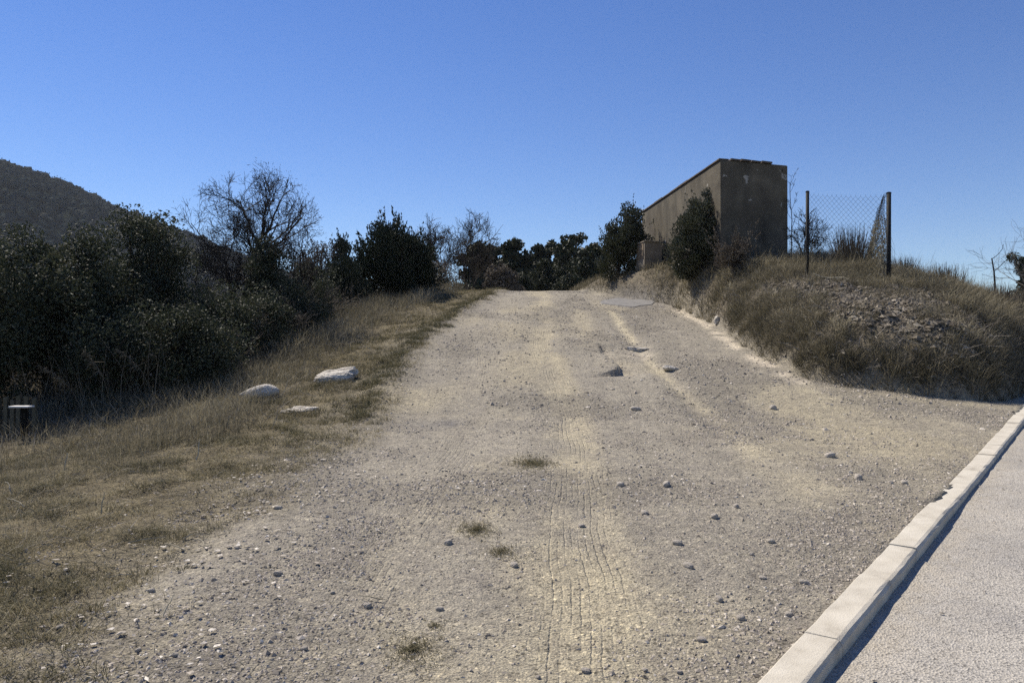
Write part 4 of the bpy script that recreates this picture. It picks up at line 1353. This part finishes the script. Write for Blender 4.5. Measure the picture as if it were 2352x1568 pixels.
# undergrowth under the trees: twigs and leaves on the slope
b = Buf()
def under(x, y):
    d = left_edge(y) - x
    return sstep(3.6, 5.2, d + .6 * fbm(x * .7, y * .7, 72, 3))
x, y = scatter(12000, -14, -2, 13, 33, under)
keep_ = x / y > -.85; x, y = x[keep_], y[keep_]
n = len(x)
B = ground_pts(x, y)
hh = rng.uniform(.3, 1.15, n) * (1 + .4 * fbm(x * .5, y * .5, 73, 3))
tp = B + np.stack([rng.normal(0, .25, n), rng.normal(0, .25, n), hh], 1)
md_ = (B + tp) / 2 + rng.normal(0, .07, (n, 3))
tubes(b, B, md_, .005, .004, 3, rng.random(n)); tubes(b, md_, tp, .004, .002, 3, rng.random(n))
k = rng.integers(0, n, 19000)
f = rng.uniform(.3, 1.05, 19000)[:, None]
leaves(b, B[k] + (tp[k] - B[k]) * f + rng.normal(0, .09, (19000, 3)), .07, .035, np.clip(rng.normal(.3, .2, 19000), 0, 1))
tag(obj('undergrowth', b.mesh('undergrowth', M_brush)), 'tangle of brown twigs and leaves under the trees on the left', None, None, 'stuff')

def twigs(buf, n, x0, x1, y0, y1, keep, l0, l1, rad, rise):
    x, y = scatter(n, x0, x1, y0, y1, keep)
    m_ = len(x)
    a = rng.uniform(0, 6.28, m_); L = rng.uniform(l0, l1, m_); up = np.abs(rng.normal(0, rise, m_))
    A_ = ground_pts(x, y) + np.array([[0, 0, .02]])
    d_ = unit(np.stack([np.cos(a), np.sin(a), up], 1))
    Mi = A_ + d_ * (L * .5)[:, None]
    hm = height(Mi[:, 0], Mi[:, 1]) + .02 + up * L * .3
    Mi[:, 2] = np.maximum(Mi[:, 2], hm)
    E_ = Mi + unit(d_ + rng.normal(0, .3, (m_, 3))) * (L * .5)[:, None]
    E_[:, 2] = np.maximum(E_[:, 2], height(E_[:, 0], E_[:, 1]) + .015)
    tn = rng.random(m_) ** 1.5
    tubes(buf, A_, Mi, rad, rad * .8, 3, tn); tubes(buf, Mi, E_, rad * .8, rad * .4, 3, tn)


M_twig = plant_mat("grey twigs", [(0, (.09, .075, .06)), (.5, (.20, .175, .14)), (1, (.46, .41, .34))], .85, .15, 0)
b = Buf()
twigs(b, 9000, 5, 13, 12, 22, lambda x, y: (bank_in(x, y) > .05) * .8, .12, .45, .0045, .4)
tag(obj('bank_debris', b.mesh('bank_debris', M_twig)), 'cut twigs and dead stalks strewn over the bank', None, None, 'stuff')
b = Buf()
twigs(b, 7000, -7, 0, 2.6, 14, lambda x, y: sstep(.0, 1.2, left_edge(y) - x) * (1 - sstep(4, 6, left_edge(y) - x)) * sstep(-.3, .3, fbm(x * 1.3, y * 1.3, 80, 3)), .05, .22, .0018, .25)
twigs(b, 4000, -9, 0, 10, 24, lambda x, y: sstep(.8, 2.2, left_edge(y) - x) * (1 - sstep(6, 8, left_edge(y) - x)), .15, .5, .0035, .6)
tag(obj('verge_debris', b.mesh('verge_debris', M_twig)), 'dead stalks and twigs lying in the verge grass', None, None, 'stuff')

# tufts on the track
def tuft(label, px, py, rx_, n, seed, lift=.05):
    R = np.random.default_rng(seed)
    x, y = ground_hit(px, py)
    r = np.minimum(np.abs(R.normal(0, .5, n)), 1.0); a = R.uniform(0, 2 * math.pi, n)
    k_ = .5 + .9 * vnoise(np.cos(a) * 1.5 + seed * 7, np.sin(a) * 1.5, seed) ** 1.5
    xs = x + r * np.cos(a) * rx_ * 1.9 * k_; ys = y + r * np.sin(a) * rx_ * 2.6 * k_
    g = gz(x, y)
    b = Buf()
    B = np.stack([xs - x, ys - y, height(xs, ys) - g], 1)
    blades(b, B, R.uniform(.4, 1.2, n) * lift * .8, .003 * max(1, y / 5), R.uniform(.5, 1.55, n), R.uniform(0, 6.28, n), np.clip(R.normal(.45, .22, n), 0, 1), far=np.zeros(n, bool))
    tag(obj('grass_tuft', b.mesh('grass_tuft', M_grass), None, (x, y, g)), label, 'grass tuft')


tuft('sparse grass tuft beside the sandy wheel track, furthest up the track', 1222, 1065, .19, 1900, 1, .055)
tuft('small green grass tuft in the gravel left of the wheel track', 1095, 1218, .11, 1100, 2, .05)
tuft('dry scraps of grass just below the small green tuft', 1150, 1268, .09, 700, 3, .04)
tuft('flattened brown grass tuft nearest the camera', 950, 1490, .11, 1200, 4, .04)
tuft('brown grass tuft on the edge of the verge beside the track bend', 1000, 1440, .04, 200, 5, .03)

# straw stalks and twigs lying on the verge
stalks = [(235, 1185, 60, 1.2, .9), (300, 1250, 90, .5, .1), (430, 1270, 70, 2.6, .1), (475, 1260, 80, 2.1, .12), (380, 1420, 80, 1.4, .5), (560, 1190, 45, 2.4, .1),
          (60, 1170, 90, 2.5, .25), (30, 1140, 70, 2.2, .4), (880, 1385, 70, 2.7, .05), (150, 1085, 50, 1.3, .8), (520, 985, 40, 1.1, .7), (455, 1060, 60, 1.4, .8),
          (420, 1240, 60, .3, .1), (620, 1230, 50, 2.5, .1), (540, 1440, 60, 1.3, .2), (250, 1330, 60, .2, .08)]
for k, (px, py, ln, az, up) in enumerate(stalks):
    x, y = ground_hit(px, py)
    L = ln * y / F
    s_ = np.linspace(0, 1, 7)
    az += rng.normal(0, .1)
    pts = np.stack([np.cos(az) * s_ * L * (1 - up * .8) * (1 + .0 * s_), np.sin(az) * s_ * L * (1 - up) * .6, .015 + up * L * np.sin(s_ * 1.7) * .95], 1)
    pts[:, :2] += rng.normal(0, .02 * L, (7, 2))
    pts[:, 2] += height(pts[:, 0] + x, pts[:, 1] + y) * (1 - up) - gz(x, y) * (1 - up)
    b = Buf(); polytube(b, pts, np.linspace(.0045, .002, 7) * max(1, y / 5), 5, rng.uniform(.3, 1))
    tag(obj('dry_stalk', b.mesh('dry_stalk', M_straw), None, (x, y, gz(x, y))), 'pale dry stalk standing in the verge grass' if up > .3 else 'pale dry stalk lying on the verge', 'stalk', 'upright dry stalks' if up > .3 else 'fallen dry stalks')

# straw litter near the verge edge
b = Buf()
x, y = scatter(5200, -3.6, -.5, 2.6, 9, lambda x, y: np.exp(-((left_edge(y) - x - .4) / .7) ** 2) * sstep(-.2, .4, fbm(x * 2, y * 2, 75, 3)))
a = rng.uniform(0, 6.28, len(x)); L = rng.uniform(.02, .09, len(x))
B = ground_pts(x, y) + np.array([[0, 0, .012]])
E = B + np.stack([np.cos(a) * L, np.sin(a) * L, rng.normal(.004, .012, len(x))], 1)
tubes(b, B, E, .0016, .0012, 3, rng.random(len(x)))
tag(obj('straw_litter', b.mesh('straw_litter', M_straw)), 'scattered straw and twigs along the verge edge', None, None, 'stuff')

# feathery grass plumes
M_plume = plant_mat('plume', [(0, (.10, .085, .06)), (1, (.26, .22, .16))], .8, .15, .3)
def plume(label, px, py, Y, h, lean, seed):
    R = np.random.default_rng(seed)
    x = P(px, Y)
    z0 = gz(x, Y)
    top = Z(py, Y)
    t = empty('reed_grass', (x, Y, z0)); tag(t, label, 'grass plant', 'feathery grass plumes below the dark oaks')
    H = max(top - z0, .4)
    s_ = np.linspace(0, 1, 10)
    st_ = np.stack([-lean * s_ ** 2.2, -.1 * s_, H * (1.12 * s_ - .14 * s_ ** 3)], 1)
    b = Buf(); polytube(b, st_, np.linspace(.005, .003, 10), 5, .5)
    obj('stem', b.mesh('stem', M_brush), t)
    b = Buf()
    n = 70
    f = R.uniform(.5, 1.0, n) ** .7
    C = np.stack([np.interp(f, s_, st_[:, i]) for i in range(3)], 1)
    d = np.stack([-R.uniform(-.3, 1.1, n), R.normal(0, .5, n), -R.uniform(-.3, 1.0, n)], 1)
    L = h * R.uniform(.25, 1.15, n) * (1.1 - (f - .62))
    E = C + unit(d) * L[:, None]
    tubes(b, C, E, .004, .002, 3, R.random(n))
    obj('plume', b.mesh('plume', M_plume), t)


plume('feathery grass plume arching over the gap, leftmost of the three', 190, 838, 12.3, .13, .62, 1)
plume('feathery grass plume in the middle of the three below the oaks', 255, 800, 12.5, .17, .4, 2)
plume('feathery grass plume nearest the evergreen shrub, rightmost of the three', 350, 798, 12.9, .14, .55, 3)

# white-topped block and stakes in the shade at the far left
M_white = plain_mat("white slab", [(.3, (.62, .60, .56)), (.7, (.78, .76, .72))], 6, .8, .002, 60)
M_shade_block = plain_mat("shade-painted block", [(.3, (.012, .012, .011)), (.7, (.02, .019, .018))], 6, 1.0, .006, 30, 0.0)  # near-black colour puts the shade below the slab into the pedestal
M_stake = plain_mat("weathered stake", [(.3, (.09, .075, .045)), (.7, (.15, .125, .08))], 12, .9, .004, 50)
sx_, sy_ = P(50, 11.6), 11.6
g0 = gz(sx_, sy_); ts = Z(932, 11.6)
tb_ = empty('stone_block', (sx_, sy_, g0)); tag(tb_, 'white-topped shade-painted block standing in the shade at the left edge', 'block')
ob = np.array(tb_.location)
def rect(cx_, cy_, w_, d_): return [np.array([cx_ - w_ / 2, cy_ - d_ / 2]), np.array([cx_ + w_ / 2, cy_ - d_ / 2]), np.array([cx_ + w_ / 2, cy_ + d_ / 2]), np.array([cx_ - w_ / 2, cy_ + d_ / 2])]
prism('slab_top', rect(sx_, sy_, .3, .16), [ts - .025] * 4, [ts] * 4, M_white, tb_, ob, .008)
prism('pedestal', rect(sx_ + .02, sy_ + .04, .09, .06), [g0 - .1] * 4, [ts - .027] * 4, M_shade_block, tb_, ob, .01)
pal = empty('stake_row', (P(40, 12.3), 12.3, gz(P(40, 12.3), 12.3))); tag(pal, 'short row of yellowish wooden stakes behind the white-topped block', 'palisade')
op = np.array(pal.location)
for k, (px, py) in enumerate([(-22, 922), (-4, 915), (14, 912), (30, 920), (44, 908), (60, 910), (78, 914)]):
    xx = P(px, 12.3)
    prism('stake', rect(xx, 12.3 + rng.normal(0, .03), .06, .05), [gz(xx, 12.3) - .15] * 4, [Z(py, 12.3) + rng.normal(0, .01) for _ in range(4)], M_stake, pal, op, .004)

# ------------------------------------------------------------------ haze
m, t, out = new_mat("haze")
pv = t.nodes.new("ShaderNodeVolumePrincipled")
pv.inputs['Color'].default_value = (.86, .92, 1.0, 1)
pv.inputs['Density'].default_value = 0.00013
t.links.new(pv.outputs[0], out.inputs['Volume'])
hzv = np.array([[x, y, z] for z in (-14, 190) for (x, y) in ((-1400, -150), (1400, -150), (1400, 1400), (-1400, 1400))], float)
tag(obj('haze', make_mesh('haze', hzv, [np.array([[0, 3, 2, 1], [4, 5, 6, 7], [0, 1, 5, 4], [1, 2, 6, 5], [2, 3, 7, 6], [3, 0, 4, 7]])], m)), 'thin air haze', None, None, 'stuff')
